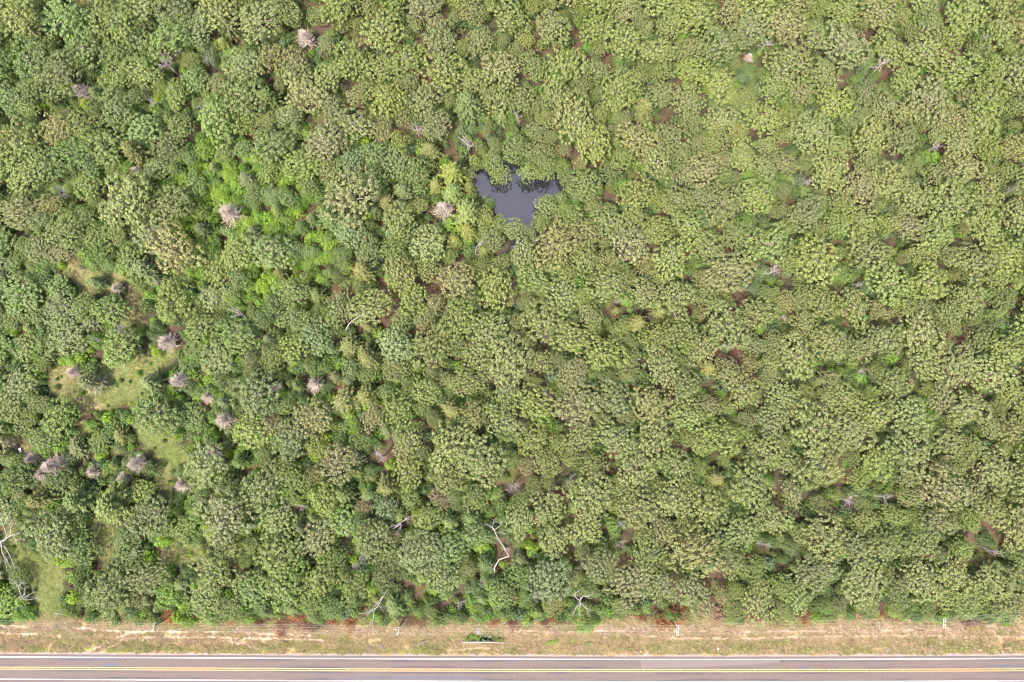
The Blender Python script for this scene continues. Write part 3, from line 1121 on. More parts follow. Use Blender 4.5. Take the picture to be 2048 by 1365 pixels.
# trees one can pick out in the photo
for a in [
    (338, 495, 52, 'oak', 'tan olive', 1.2), (300, 470, 40, 'oak', 'tan olive', 1.1), (695, 385, 56, 'oak', 'tan olive', 1.2), (240, 400, 60, 'oak', 'pale olive', 1.2),
    (330, 405, 42, 'oak', 'olive', 1.1), (790, 688, 40, 'green', 'pale green', 1.05), (120, 30, 46, 'green', 'light green', 1.1), (215, 30, 44, 'oak', 'olive', 1.1),
    (330, 70, 44, 'green', 'light green', 1.1), (160, 85, 42, 'green', 'light green', 1.05), (598, 325, 40, 'green', 'yellow green', 1.1), (425, 232, 48, 'green', 'light green', 1.1),
    (535, 500, 46, 'green', 'pale green', 1.1), (468, 500, 34, 'oak', 'pale olive', 1), (395, 655, 34, 'green', 'mid green', 1), (470, 670, 44, 'green', 'mid green', 1),
    (215, 620, 38, 'green', 'mid green', 1), (160, 615, 30, 'green', 'light green', 1), (340, 600, 46, 'green', 'mid green', 1), (250, 520, 36, 'green', 'light green', 1.05),
    (190, 564, 17, 'cedar', 'pale green', .9), (288, 540, 28, 'cedar', 'grey green', 1), (230, 700, 44, 'green', 'yellow green', 1), (110, 835, 38, 'green', 'yellow green', 1),
    (300, 830, 52, 'green', 'mid green', 1), (80, 880, 30, 'green', 'light green', .9), (300, 765, 24, 'cedar', 'pale green', 1), (226, 770, 9, 'sapling', 'light green', .6),
    (175, 765, 24, 'cedar', 'grey green', 1), (505, 790, 50, 'green', 'grey green', 1.05), (1210, 705, 44, 'oak', 'yellow green', 1.15), (1020, 720, 46, 'oak', 'pale olive', 1.15),
    (1418, 735, 18, 'cedar', 'yellow', 1), (1275, 645, 22, 'cedar', 'yellow', 1.1), (1395, 25, 40, 'green', 'yellow green', 1.1), (1450, 80, 44, 'oak', 'olive', 1.1),
    (1700, 75, 46, 'oak', 'grey green', 1.1), (1585, 115, 44, 'oak', 'grey green', 1.1), (2010, 555, 26, 'green', 'yellow green', 1), (985, 990, 15, 'sapling', 'lime green', 1),
    (455, 345, 18, 'sapling', 'lime green', 1), (430, 372, 14, 'sapling', 'lime green', 1), (392, 425, 20, 'green', 'yellow green', .9), (655, 490, 17, 'sapling', 'lime green', 1),
    (515, 572, 17, 'sapling', 'lime green', 1), (262, 218, 15, 'sapling', 'bright green', 1), (72, 205, 14, 'sapling', 'bright green', 1), (498, 570, 12, 'sapling', 'bright green', 1),
    (482, 595, 14, 'sapling', 'bright green', 1), (570, 440, 18, 'sapling', 'bright green', 1), (585, 735, 13, 'sapling', 'lime green', 1), (655, 730, 13, 'sapling', 'lime green', 1),
    (675, 860, 14, 'sapling', 'bright green', 1), (640, 800, 18, 'sapling', 'bright green', 1), (265, 300, 27, 'cedar', 'ochre', 1.1), (60, 60, 26, 'cedar', 'ochre', 1.1), (545, 62, 14, 'green', 'light green', 1),
    (562, 62, 14, 'cedar', 'yellow', 1), (447, 86, 14, 'cedar', 'yellow', 1), (775, 405, 22, 'cedar', 'ochre', 1), (860, 298, 20, 'cedar', 'ochre', 1), (905, 345, 30, 'cedar', 'yellow', 1),
    (872, 370, 20, 'cedar', 'yellow', .9), (905, 385, 26, 'cedar', 'yellow green', 1), (935, 425, 32, 'cedar', 'yellow green', 1.1), (935, 460, 22, 'cedar', 'yellow', 1), (910, 480, 18, 'cedar', 'yellow', .9),
    (968, 500, 13, 'cedar', 'yellow', .9), (700, 690, 26, 'cedar', 'ochre', 1), (735, 715, 28, 'cedar', 'ochre', 1), (690, 800, 32, 'cedar', 'ochre', 1), (730, 790, 26, 'cedar', 'ochre', 1),
    (905, 820, 24, 'cedar', 'ochre', 1), (540, 850, 22, 'oak', 'pinkish tan', .9), (1000, 345, 22, 'oak', 'yellow green', .9), (985, 318, 24, 'green', 'light green', 1), (1062, 340, 26, 'oak', 'yellow green', 1),
    (1092, 335, 22, 'oak', 'yellow green', 1), (1125, 330, 18, 'green', 'bright green', .9), (1095, 410, 26, 'green', 'light green', 1), (1080, 440, 20, 'green', 'light green', .9), (1170, 365, 34, 'green', 'mid green', 1),
    (1120, 395, 16, 'green', 'mid green', .8), (965, 430, 26, 'green', 'yellow green', .9), (1000, 445, 20, 'green', 'mid green', .8), (1030, 455, 24, 'green', 'light green', .9), (985, 475, 26, 'green', 'light green', .9),
    (1030, 290, 30, 'green', 'light green', 1), (935, 205, 30, 'cedar', 'deep green', 1.2), (1003, 235, 16, 'cedar', 'light green', 1), (1225, 340, 26, 'green', 'deep green', 1),
    (1108, 765, 15, 'sapling', 'bright green', 1), (1232, 620, 10, 'cedar', 'ochre', .7), (2015, 600, 30, 'green', 'deep green', .9), (1970, 90, 30, 'green', 'deep green', .9),
    (20, 960, 40, 'green', 'deep green', 1), (75, 1000, 26, 'cedar', 'ochre', 1), (110, 960, 34, 'green', 'deep green', .9), (90, 1075, 50, 'oak', 'grey green', .95), (155, 1100, 34, 'green', 'deep green', .9),
    (30, 1160, 26, 'green', 'deep green', .7), (205, 1190, 48, 'oak', 'olive', .95), (285, 1160, 40, 'oak', 'grey green', .95), (290, 1040, 44, 'oak', 'grey green', .95), (220, 1010, 40, 'cedar', 'yellow green', 1),
    (250, 1075, 32, 'green', 'deep green', .9), (400, 930, 46, 'oak', 'pale olive', 1), (440, 1040, 56, 'oak', 'tan olive', 1.05), (520, 980, 48, 'oak', 'grey green', 1), (550, 1110, 50, 'green', 'mid green', 1),
    (560, 1180, 46, 'green', 'mid green', 1), (420, 1150, 46, 'oak', 'olive', 1), (770, 1020, 32, 'oak', 'bluish green', .95), (880, 1000, 22, 'oak', 'pinkish tan', .9), (725, 1015, 18, 'oak', 'pinkish tan', .9),
    (840, 1110, 44, 'oak', 'grey green', 1), (900, 1100, 40, 'green', 'mid green', 1), (1400, 1110, 52, 'oak', 'tan olive', 1.1), (900, 895, 50, 'oak', 'pale olive', 1.1), (960, 920, 50, 'oak', 'pale olive', 1.1),
    (1650, 930, 50, 'oak', 'pale olive', 1.1), (1900, 980, 46, 'oak', 'tan olive', 1.1), (1640, 1150, 44, 'oak', 'grey green', 1), (1180, 1180, 24, 'green', 'deep green', .8), (1100, 1160, 46, 'oak', 'grey green', 1),
    (330, 1195, 26, 'green', 'bright green', .8), (585, 1140, 34, 'green', 'bright green', .9), (745, 1085, 40, 'oak', 'grey green', 1), (150, 1000, 30, 'cedar', 'yellow green', 1), (500, 1180, 40, 'green', 'mid green', .9),
    (788, 1212, 24, 'cedar', 'mid green', .7), (1900, 1200, 26, 'green', 'yellow green', .6), (938, 347, 14, 'green', 'mid green', .7), (1140, 374, 16, 'green', 'mid green', .7), (1058, 466, 17, 'green', 'light green', .7), (1130, 352, 17, 'green', 'light green', .8), (455, 328, 15, 'sapling', 'lime green', 1.1), (440, 400, 14, 'sapling', 'bright green', 1), (600, 398, 13, 'sapling', 'bright green', 1), (545, 447, 14, 'sapling', 'lime green', 1.1),
    (522, 430, 12, 'sapling', 'bright green', 1), (620, 470, 15, 'sapling', 'lime green', 1.1), (662, 516, 13, 'sapling', 'bright green', 1), (640, 556, 12, 'sapling', 'lime green', 1), (505, 545, 13, 'sapling', 'lime green', 1.1), (350, 362, 14, 'sapling', 'bright green', 1), (402, 330, 13, 'sapling', 'lime green', 1.1),
    (590, 522, 12, 'sapling', 'lime green', 1), (470, 405, 13, 'sapling', 'lime green', 1.1), (372, 432, 14, 'sapling', 'bright green', 1), (640, 380, 12, 'sapling', 'bright green', 1), (180, 852, 14, 'sapling', 'bright green', 1), (545, 640, 13, 'sapling', 'bright green', 1), (700, 845, 14, 'sapling', 'lime green', 1),
    (275, 985, 28, 'green', 'yellow green', .8), (245, 1120, 26, 'green', 'light green', .8),
]:
    put(*a)
for tr in trees:                    # low bushes keep their patch of light
    if tr[3] == 'sapling':
        M_open |= (gx - tr[0]) ** 2 + (gy - tr[1]) ** 2 < (tr[2] * .75) ** 2


def fresh(x, y):
    """the lighter, younger growth left of the pond"""
    return ell(x, y, (485, 440, 185, 165, 35)) < 1


def zone_colour(x, y, kind):
    if fresh(x, y) and kind != 'cedar' and random.random() < .62:
        return random.choice(['light green', 'light green', 'yellow green', 'pale green', 'bright green'])
    mixed = at(M_mixed, x, y)
    n = float(fbm(x / 160., y / 160., 77, 3))
    q = random.random()
    low = y > 1080
    if kind == 'oak':
        if mixed:
            c = 'grey green' if q < .14 else 'pale green' if q < .26 else 'olive' if q < .55 else 'pale olive' if q < .72 else 'tan olive' if q < .84 else 'mid green'
        else:
            c = 'olive' if q < .42 else 'pale olive' if q < .70 else 'yellow green' if q < .86 else 'tan olive' if q < .94 else 'grey green'
            if n > .56 and q < .3:
                c = 'yellow green'
            if n < .40 and q < .2:
                c = 'tan olive'
        if low and q < .35:
            c = 'grey green' if q < .2 else 'mid green'
        return c
    if kind == 'green':
        if low:
            return 'deep green' if q < .14 else 'mid green' if q < .62 else 'bright green' if q < .84 else 'light green'
        if .75 < q < .88:
            return 'light green'
        return 'mid green' if q < .36 else 'light green' if q < .68 else 'deep green' if q < .75 else 'bright green' if q < .88 else 'yellow green'
    if kind == 'cedar':
        return 'grey green' if q < .25 else 'mid green' if q < .5 else 'ochre' if q < .72 else 'yellow green' if q < .88 else 'deep green'
    return 'bright green' if q < .6 else 'light green' if q < .85 else 'lime green'


# dead wood keeps its own room in the canopy: x, y, radius px
DEAD_CEDARS = [(155, 178, 18), (605, 68, 19), (452, 422, 25), (885, 416, 21), (268, 340, 12), (228, 576, 12), (163, 698, 10), (325, 685, 20), (350, 762, 19), (390, 663, 12),
               (443, 842, 21), (325, 822, 14), (265, 930, 19), (358, 972, 17), (95, 935, 24), (78, 950, 18), (176, 768, 20), (120, 925, 16), (55, 920, 15), (1095, 790, 12),
               (240, 958, 14), (310, 725, 0), (180, 945, 15), (625, 768, 17), (548, 775, 13), (410, 795, 14), (1500, 112, 10), (140, 745, 14), (425, 385, 0), (505, 500, 0)]
SNAGS = [(334, 128, 22), (418, 122, 15), (834, 264, 16), (935, 292, 25), (1037, 236, 14), (1545, 545, 20), (1692, 1000, 24), (1524, 1088, 16), (240, 664, 18),
         (1528, 92, 18), (1760, 134, 18), (1722, 742, 13), (1868, 296, 14), (1140, 958, 16), (1027, 970, 16), (1980, 1100, 18), (1768, 996, 16), (1610, 366, 12), (1236, 602, 12), (720, 1120, 20),
         (408, 215, 18), (310, 205, 15), (680, 815, 16), (1110, 655, 0), (1075, 1190, 20), (1240, 1085, 15), (905, 545, 0), (1565, 635, 13), (720, 240, 0), (1455, 690, 14), (1715, 570, 12),
         (130, 388, 17), (435, 905, 24), (762, 915, 24), (1240, 1050, 14), (920, 1205, 14), (965, 1165, 13), (1705, 480, 10), (2025, 382, 12), (1965, 82, 10), (500, 960, 12), (150, 150, 0), (195, 680, 10), (600, 980, 0)]
for x_, y_, r_ in DEAD_CEDARS + SNAGS:
    if r_:
        ii = (slice(max(0, int((y_ - MY0 - r_) / MST)), int((y_ - MY0 + r_) / MST) + 1), slice(max(0, int((x_ - MX0 - r_) / MST)), int((x_ - MX0 + r_) / MST) + 1))
        M_open[ii] = True
for poly in ([(985, 1045), (995, 1080), (1016, 1108), (990, 1135), (986, 1155)], [(1148, 1190), (1160, 1205), (1150, 1225)], [(0, 1060), (35, 1090), (25, 1130)], [(40, 1170), (60, 1195), (70, 1210)],
             [(800, 1060), (828, 1032)], [(745, 1215), (715, 1250)], [(955, 485), (950, 510)]):
    d_ = seg_dist(gx.astype(float), gy.astype(float), poly)
    M_open |= d_ < 8

# everything else by dart throwing, large crowns first
order = []
for _ in range(9000):
    x, y = random.uniform(-190, 2240), random.uniform(-190, 1236)
    mixed = bool(at(M_mixed, x, y))
    q = random.random()
    if mixed:
        k = 'oak' if q < (.46 if not fresh(x, y) else .2) else 'green' if q < .8 else 'cedar'
        r = {'oak': random.gauss(30, 7), 'green': random.gauss(27, 7), 'cedar': random.gauss(18, 4)}[k]
    else:
        k = 'oak' if q < .93 else 'green' if q < .985 else 'cedar'
        r = {'oak': random.gauss(29, 7), 'green': random.gauss(24, 5), 'cedar': random.gauss(17, 4)}[k]
    lo = 12 if k == 'cedar' else 16
    r = min(max(r, lo), 48)
    order.append((x, y, r, k))
order.sort(key=lambda a: -a[2] + random.uniform(-6, 6))
for _ in range(9000):
    x, y = random.uniform(-190, 2240), random.uniform(-190, 1236)
    mixed = bool(at(M_mixed, x, y))
    k = random.choice(['green', 'cedar', 'oak', 'oak']) if mixed else 'oak' if random.random() < .92 else 'green'
    order.append((x, y, random.uniform(12, 22) if k == 'cedar' else random.uniform(15, 26), k))
for x, y, r, k in order:
    if covers_open(x, y, r):
        continue
    if not free(x, y, r, 0.73 if not at(M_mixed, x, y) else 0.7):
        continue
    q = random.random()
    tall = random.uniform(.9, 1.12) * (0.86 if y > 1190 else 1) * (0.64 if x < 430 and y > 480 else 1)
    put(x, y, r, k, zone_colour(x, y, k), tall)


def blend(c, x, y):
    k = 0.35 if not at(M_mixed, x, y) else 0.12
    return tuple(a * (1 - k) + b * k for a, b in zip(c, (0.156, 0.158, 0.054)))


def build_spec(tr):
    x, y, r, kind, colour, tall = tr
    protos, R0, zc, nm, cat = KIND[kind]
    s = r * mpp(x, y, zc) / R0
    sz = tall * (0.55 + 0.45 * s) if kind in ('oak', 'green') else tall * (0.35 + 0.65 * s)
    w = W(x, y, zc * sz)
    return dict(x=x, y=y, r=r, kind=kind, colour=colour, s=s, sz=sz, loc=(w[0], w[1], 0.0), rot=random.uniform(0, 6.283), proto=random.randrange(len(protos)), tint=blend(jit(TINT[colour]), x, y), ax=random.uniform(.84, 1.19))


specs = [build_spec(tr) for tr in trees]


def inside(sp, m=0.25):
    return -sp['r'] * m < sp['x'] < RES_W + sp['r'] * m and -sp['r'] * m < sp['y'] < RES_H


# who is an individual: in view, the largest 300 of each kind
solo, rest = [], []
for kind in KIND:
    v = sorted([s for s in specs if s['kind'] == kind and inside(s)], key=lambda s: -s['r'])
    solo += v[:300]
    rest += v[300:]
    rest += [s for s in specs if s['kind'] == kind and not inside(s)]

LABELS = set()


def where(x, y):
    if ((x - 1035) / 150) ** 2 + ((y - 395) / 110) ** 2 < 1:
        return 'by the pond'
    if y > 1175:
        return 'beside the roadside verge'
    d = min(math.hypot(x - e[0], y - e[1]) - max(e[2], e[3]) for e in CLEARINGS[:-1])
    if d < 30:
        return 'by a grassy clearing'
    if x > 1000 and any(math.hypot(x - e[0], y - e[1]) - max(e[2], e[3]) < 28 for e in LITTER):
        return 'beside a brown gap'
    return 'in mixed woodland' if at(M_mixed, x, y) else 'in dense canopy'


ONES = 'zero one two three four five six seven eight nine ten eleven twelve thirteen fourteen fifteen sixteen seventeen eighteen nineteen'.split()
TENS = '- - twenty thirty forty fifty sixty seventy eighty ninety'.split()


def say(n):
    n = min(max(n, 0), 99)
    return ONES[n] if n < 20 else TENS[n // 10] + ('-' + ONES[n % 10] if n % 10 else '')


def unique(fmt, x, y):
    a, b = round(x / RES_W * 100), round(y / RES_H * 100)
    a, b = min(max(a, 0), 100), min(max(b, 0), 100)
    for da, db in ((0, 0), (1, 0), (0, 1), (-1, 0), (0, -1), (1, 1), (-1, -1), (2, 0), (-2, 0), (0, 2), (0, -2), (2, 1), (-2, 1)):
        l = fmt.format(a=say(a + da), b=say(b + db))
        if l not in LABELS:
            LABELS.add(l)
            return l
    return l


GROUPS = {'oak': 'oaks of the woodland canopy', 'green': 'green broadleaf trees among the oaks', 'cedar': 'cedars in the woods', 'sapling': 'bright saplings in the gaps'}


def tree_label(sp):
    r = sp['r']
    size = 'broad' if r > 42 else 'large' if r > 34 else 'medium' if r > 25 else 'small'
    kind = {'oak': 'oak tree', 'green': 'broadleaf tree', 'cedar': 'feathery cedar', 'sapling': 'young bush'}[sp['kind']]
    return unique('%s %s %s %s, {a} percent across, {b} percent down' % (size, sp['colour'], kind, where(sp['x'], sp['y'])), sp['x'], sp['y'])


for sp in solo:
    protos, R0, zc, nm, cat = KIND[sp['kind']]
    crown, trunk = protos[sp['proto']]
    e = empty(nm, tree_label(sp), cat, sp['loc'], sp['rot'], (sp['s'] * sp['ax'], sp['s'] / sp['ax'], sp['sz']), GROUPS[sp['kind']])
    c = link('crown', crown, e)
    c['tint'] = [float(v) for v in sp['tint']]
    link('stem' if sp['kind'] == 'sapling' else 'trunk', trunk, e)


# ------------------------------------------------------------------ scattered masses (geometry nodes)
def scatter(name, label, pts, rot, scl, idx, tint, protos):
    n = len(pts)
    me = bpy.data.meshes.new(name)
    me.vertices.add(n)
    me.vertices.foreach_set('co', np.asarray(pts, np.float32).ravel())
    for nm, ty, arr, key in (('rot', 'FLOAT_VECTOR', np.asarray(rot), 'vector'), ('scl', 'FLOAT_VECTOR', np.asarray(scl), 'vector'),
                             ('idx', 'INT', np.asarray(idx), 'value'), ('tint', 'FLOAT_VECTOR', np.asarray(tint), 'vector')):
        a = me.attributes.new(nm, ty, 'POINT')
        a.data.foreach_set(key, arr.astype(np.int32 if ty == 'INT' else np.float32).ravel())
    o = link(name, me)
    tag(o, label, kind='stuff')
    ng = bpy.data.node_groups.new(name, 'GeometryNodeTree')
    ng.interface.new_socket('Geometry', in_out='INPUT', socket_type='NodeSocketGeometry')
    ng.interface.new_socket('Geometry', in_out='OUTPUT', socket_type='NodeSocketGeometry')
    gi, go = ng.nodes.new('NodeGroupInput'), ng.nodes.new('NodeGroupOutput')
    jn = ng.nodes.new('GeometryNodeJoinGeometry')
    for k, mesh in reversed(list(enumerate(protos))):
        po = bpy.data.objects.new(name + '_kind', mesh)
        oi = ng.nodes.new('GeometryNodeObjectInfo')
        oi.inputs['Object'].default_value = po
        oi.inputs['As Instance'].default_value = True
        ng.links.new(oi.outputs['Geometry'], jn.inputs[0])
    ip = ng.nodes.new('GeometryNodeInstanceOnPoints')
    ng.links.new(gi.outputs[0], ip.inputs['Points'])
    ng.links.new(jn.outputs[0], ip.inputs['Instance'])
    ip.inputs['Pick Instance'].default_value = True

    def attr(nm, ty):
        na = ng.nodes.new('GeometryNodeInputNamedAttribute')
        na.data_type = ty
        na.inputs['Name'].default_value = nm
        return na.outputs['Attribute']
    ng.links.new(attr('idx', 'INT'), ip.inputs['Instance Index'])
    ng.links.new(attr('rot', 'FLOAT_VECTOR'), ip.inputs['Rotation'])
    ng.links.new(attr('scl', 'FLOAT_VECTOR'), ip.inputs['Scale'])
    ng.links.new(ip.outputs[0], go.inputs[0])
    md = o.modifiers.new('scatter', 'NODES')
    md.node_group = ng
    return o


protos, pts, rot, scl, idxs, tnt = [], [], [], [], [], []
basei = {}
for kind in KIND:
    basei[kind] = len(protos)
    protos += [p_[0] for p_ in KIND[kind][0]]
for sp in rest:
    pts.append(sp['loc'])
    rot.append((0, 0, sp['rot']))
    scl.append((sp['s'] * sp['ax'], sp['s'] / sp['ax'], sp['sz']))
    idxs.append(basei[sp['kind']] + sp['proto'])
    tnt.append(sp['tint'])
scatter('woodland_canopy', 'smaller tree crowns filling the rest of the dense woodland', pts, rot, scl, idxs, tnt, protos)
print('TREES', len(specs), {k: (sum(s['kind'] == k for s in specs), sum(s['kind'] == k for s in solo)) for k in KIND}, 'rest', len(rest))

# undergrowth between and below the crowns
n = 15000
ux, uy = rng.uniform(-200, 2250, n), rng.uniform(-200, 1232, n)
dd = at(M_clear, ux, uy) | at(M_litter, ux, uy) | at(M_water, ux, uy) | (uy > tree_edge(ux) - 4)
thin = (fbm(ux / 45., uy / 45., 88, 3) < 0.40) & ~at(M_mixed, ux, uy)
k = ~dd & ~thin
sprig = ((at(M_litter, ux, uy) & (rng.random(n) < .5)) | (at(M_clear, ux, uy) & (rng.random(n) < .16))) & ~at(M_water, ux, uy) & (uy < tree_edge(ux) - 4)
k |= sprig
us = np.where(sprig, rng.uniform(.2, .55, n), rng.uniform(0.55, 1.35, n))[k]
ux, uy = ux[k], uy[k]
tn = []
for i in range(len(ux)):
    q = random.random()
    if fresh(ux[i], uy[i]) or (at(M_mixed, ux[i], uy[i]) and q > .88):
        tn.append(jit(TINT['lime green' if q < .35 or q > .88 else 'bright green' if q < .8 else 'light green'], .15))
        continue
    tn.append(jit(TINT['deep green' if q < .45 else 'mid green' if q < .75 else 'bright green' if q < .85 else 'bluish green'], .2))
up = np.array([W(a, b, 1.0 * s) for a, b, s in zip(ux, uy, us)])
up[:, 2] = 0
scatter('undergrowth', 'green saplings and bushes growing beneath the canopy', up, np.stack([ux * 0, ux * 0, rng.uniform(0, 6.28, len(ux))], 1),
        np.stack([us, us, us * rng.uniform(.8, 1.5, len(ux))], 1), rng.integers(0, 10, len(ux)), tn, [s_[0] for s_ in SHR] + [s_[0] for s_ in SAP])


# grass
def tuft_mesh(name, seed, nb=16, h=0.42, spread=0.34, w=0.05):
    g = np.random.default_rng(seed)
    V, Fc = [], []
    for k in range(nb):
        a = g.uniform(0, 6.283)
        r = g.random() ** .5 * spread
        b = np.array([r * math.cos(a + 1), r * math.sin(a + 1), 0])
        o = np.array([math.cos(a), math.sin(a), 0])
        s = np.array([-math.sin(a), math.cos(a), 0]) * w * g.uniform(.7, 1.4)
        hh = h * g.uniform(.6, 1.2)
        tip = b + o * hh * g.uniform(.4, 1.1) + np.array([0, 0, hh * .8])
        mid = b + (tip - b) * .5 + np.array([0, 0, hh * .18])
        i = len(V)
        V += [b - s, b + s, mid + s * .8, mid - s * .8, tip]
        Fc += [(i, i + 1, i + 2), (i, i + 2, i + 3), (i + 3, i + 2, i + 4)]
    return make_mesh(name, np.array(V), np.array(Fc), 3, M_GRASS, g.random(len(Fc)))


TUFT = [tuft_mesh('grass_tuft', 700 + k) for k in range(4)] + [tuft_mesh('weed_tuft', 710 + k, 26, 0.62, 0.45, 0.09) for k in range(2)]
n = 60000
ax = rng.uniform(-170, 2220, n)
ay = rng.uniform(1232, 1308, n)
cx, cy = [ax], [ay]
for e in CLEARINGS[:-1]:
    k = int(e[2] * e[3] * 2.2)
    cx.append(rng.normal(e[0], e[2] * .62, k))
    cy.append(rng.normal(e[1], e[3] * .62, k))
ax, ay = np.concatenate(cx), np.concatenate(cy)
gp = np.array([W(a, b, 0) for a, b in zip(ax, ay)])
of = road_offset(gp[:, 0], gp[:, 1])
keep = (of > 5.25 + .5 * rng.random(len(ax))) & ((ay < 1236) & (at(M_clear, ax, ay)) | (ay > tree_edge(ax) - 3))
# bare wheel tracks keep little grass
for tr in TRACKS:
    keep &= (seg_dist(ax, ay, tr) > 3.0) | (rng.random(len(ax)) < .06)
keep &= ell(ax, ay, (968, 1281, 26, 4, 0)) > 1
patchy = fbm(gp[:, 0] / 3., gp[:, 1] / 1.5, 93, 3)
keep &= patchy + rng.normal(size=len(ax)) * .08 > 0.30
ax, ay, gp, of, patchy = ax[keep], ay[keep], gp[keep], of[keep], patchy[keep]
gc = ground_colour(ax, ay, gp[:, 0], gp[:, 1], of)
gc = gc * rng.uniform(.95, 1.55, (len(ax), 1))  # tuft colour brightened to make up for the tufts' self-shading
gc[:, 1] *= 1.04
gp[:, 2] = ground_height(ax, ay, gp[:, 0], gp[:, 1], of) - 0.03
gs = rng.uniform(.5, 1.15, len(ax)) * (0.5 + patchy)
scatter('grass', 'mown and rough grass on the verge and in the clearings', gp, np.stack([ax * 0, ax * 0, rng.uniform(0, 6.28, len(ax))], 1),
        np.stack([gs * 1.1, gs * 1.1, gs * .75], 1), np.where(rng.random(len(ax)) < .12, rng.integers(4, 6, len(ax)), rng.integers(0, 4, len(ax))), gc, TUFT)
print('GRASS', len(ax))

# ------------------------------------------------------------------ dead trees
SNAG_P = [snag_meshes(800 + k, h=9, spread=3.6, nl=5 + k % 3) for k in range(6)]
DCED_P = [dead_cedar_meshes(820 + k) for k in range(4)]
for i, (x, y, r) in enumerate(DEAD_CEDARS):
    if not r:
        continue
    s = 1.2 * r * mpp(x, y, 4) / 2.3
    w = W(x, y, 4.2 * s)
    size = 'large' if r > 19 else 'small' if r < 14 else 'medium'
    e = empty('dead_cedar', unique('%s pinkish grey dead cedar %s, {a} percent across, {b} percent down' % (size, where(x, y)), x, y), 'dead cedar', (w[0], w[1], 0),
              random.uniform(0, 6.28), (s, s, s), 'dead grey cedars')
    tm, bm_ = DCED_P[i % 4]
    link('trunk', tm, e)
    link('bare_crown', bm_, e)
for i, (x, y, r) in enumerate(SNAGS):
    if not r:
        continue
    s = r * mpp(x, y, 8) / 3.7
    sz = 0.55 + .5 * s
    w = W(x, y, 6.8 * sz)
    size = 'large' if r > 19 else 'small' if r < 14 else 'medium'
    e = empty('dead_tree', unique('%s pale leafless dead tree %s, {a} percent across, {b} percent down' % (size, where(x, y)), x, y), 'dead tree', (w[0], w[1], 0),
              random.uniform(0, 6.28), (s, s, sz * 1.3), 'bare dead trees')
    tm, lm = SNAG_P[i % 6]
    link('trunk', tm, e)
    for l in lm:
        link('limb', l, e)


def drawn_tree(name, label, cat, base, limbs, mat=M_DEAD, twigs=5, seed=1):
    """dead wood that follows what the photo shows: limbs are (points px,py,z) with start and end radius"""
    g = np.random.default_rng(seed)
    b = W(*base)
    e = empty(name, label, cat, (b[0], b[1], 0))
    LABELS.add(label)
    for k, (pts_, r0, r1) in enumerate(limbs):
        T = Tubes()
        P = np.array([W(*q) for q in pts_]) - np.array([b[0], b[1], 0])
        T.add(P, np.linspace(r0, r1, len(P)) * .72, 6)
        for _ in range(twigs):
            i = int(g.integers(1, len(P)))
            d = unit(P[i] - P[i - 1]) + g.normal(size=3) * .6 + np.array([0, 0, .2])
            grow(T, g, P[i] - (P[i] - P[i - 1]) * g.random() * .6, d, g.uniform(.9, 2.4), r1 * .5 + .02, 1, kids=(1, 4))
        link('trunk' if k == 0 else 'limb', T.mesh('trunk' if k == 0 else 'limb', mat), e)
    return e


drawn_tree('dead_tree', 'tall leaning bare snag with twisted trunk above the verge, half way across', 'dead tree', (990, 1150, 0), [
    ([(988, 1152, 1), (989, 1135, 4), (998, 1120, 6), (1018, 1113, 7.5), (1008, 1095, 9), (996, 1078, 10), (989, 1062, 11.5), (984, 1052, 12)], .3, .14),
    ([(990, 1062, 11.4), (978, 1052, 12.4), (970, 1048, 12.8)], .12, .05), ([(989, 1060, 11.6), (1000, 1052, 12.4), (1002, 1044, 12.8)], .12, .05),
    ([(992, 1066, 11), (1003, 1066, 11.4)], .1, .05), ([(985, 1055, 12), (988, 1043, 12.8)], .1, .04), ([(1008, 1096, 9), (1018, 1098, 9.6)], .08, .04)], seed=5)
drawn_tree('dead_tree', 'forked white dead tree with three arms in a gap beside the verge', 'dead tree', (1160, 1215, 0), [
    ([(1160, 1216, 0), (1161, 1210, 4), (1160, 1202, 7)], .3, .22), ([(1160, 1202, 7), (1152, 1196, 8.5), (1149, 1189, 9.5), (1155, 1183, 10)], .2, .08),
    ([(1160, 1202, 7), (1166, 1192, 9), (1176, 1194, 9.6), (1187, 1186, 10.4)], .2, .07), ([(1160, 1206, 6), (1152, 1216, 6.4), (1147, 1228, 6)], .16, .06),
    ([(1162, 1207, 6), (1172, 1217, 6.2), (1180, 1220, 6)], .14, .06), ([(1161, 1208, 5.5), (1158, 1222, 6), (1160, 1234, 5.5)], .12, .05)], seed=6)
drawn_tree('dead_tree', 'big bleached dead tree reaching in over grass at the left photo edge', 'dead tree', (-12, 1100, 0), [
    ([(-12, 1100, 0), (-6, 1092, 4), (2, 1084, 7)], .42, .32), ([(2, 1084, 7), (14, 1076, 8.5), (26, 1070, 9.5), (40, 1066, 10)], .26, .08),
    ([(14, 1076, 8.5), (10, 1060, 9.6), (4, 1045, 10.2), (-2, 1032, 10.6)], .2, .07), ([(8, 1050, 10), (16, 1032, 10.6), (22, 1022, 11)], .12, .05),
    ([(20, 1072, 9), (22, 1055, 10), (27, 1045, 10.4)], .16, .05), ([(2, 1086, 6.8), (4, 1102, 7.6), (10, 1120, 7.8), (14, 1140, 7)], .24, .07),
    ([(8, 1092, 7), (18, 1108, 7.6), (24, 1122, 7.6), (31, 1136, 7)], .2, .06), ([(4, 1106, 7.4), (14, 1120, 7.6), (20, 1136, 7)], .14, .06), ([(24, 1070, 9.4), (32, 1080, 9.4), (40, 1078, 9.6)], .12, .05)], twigs=7, seed=7)
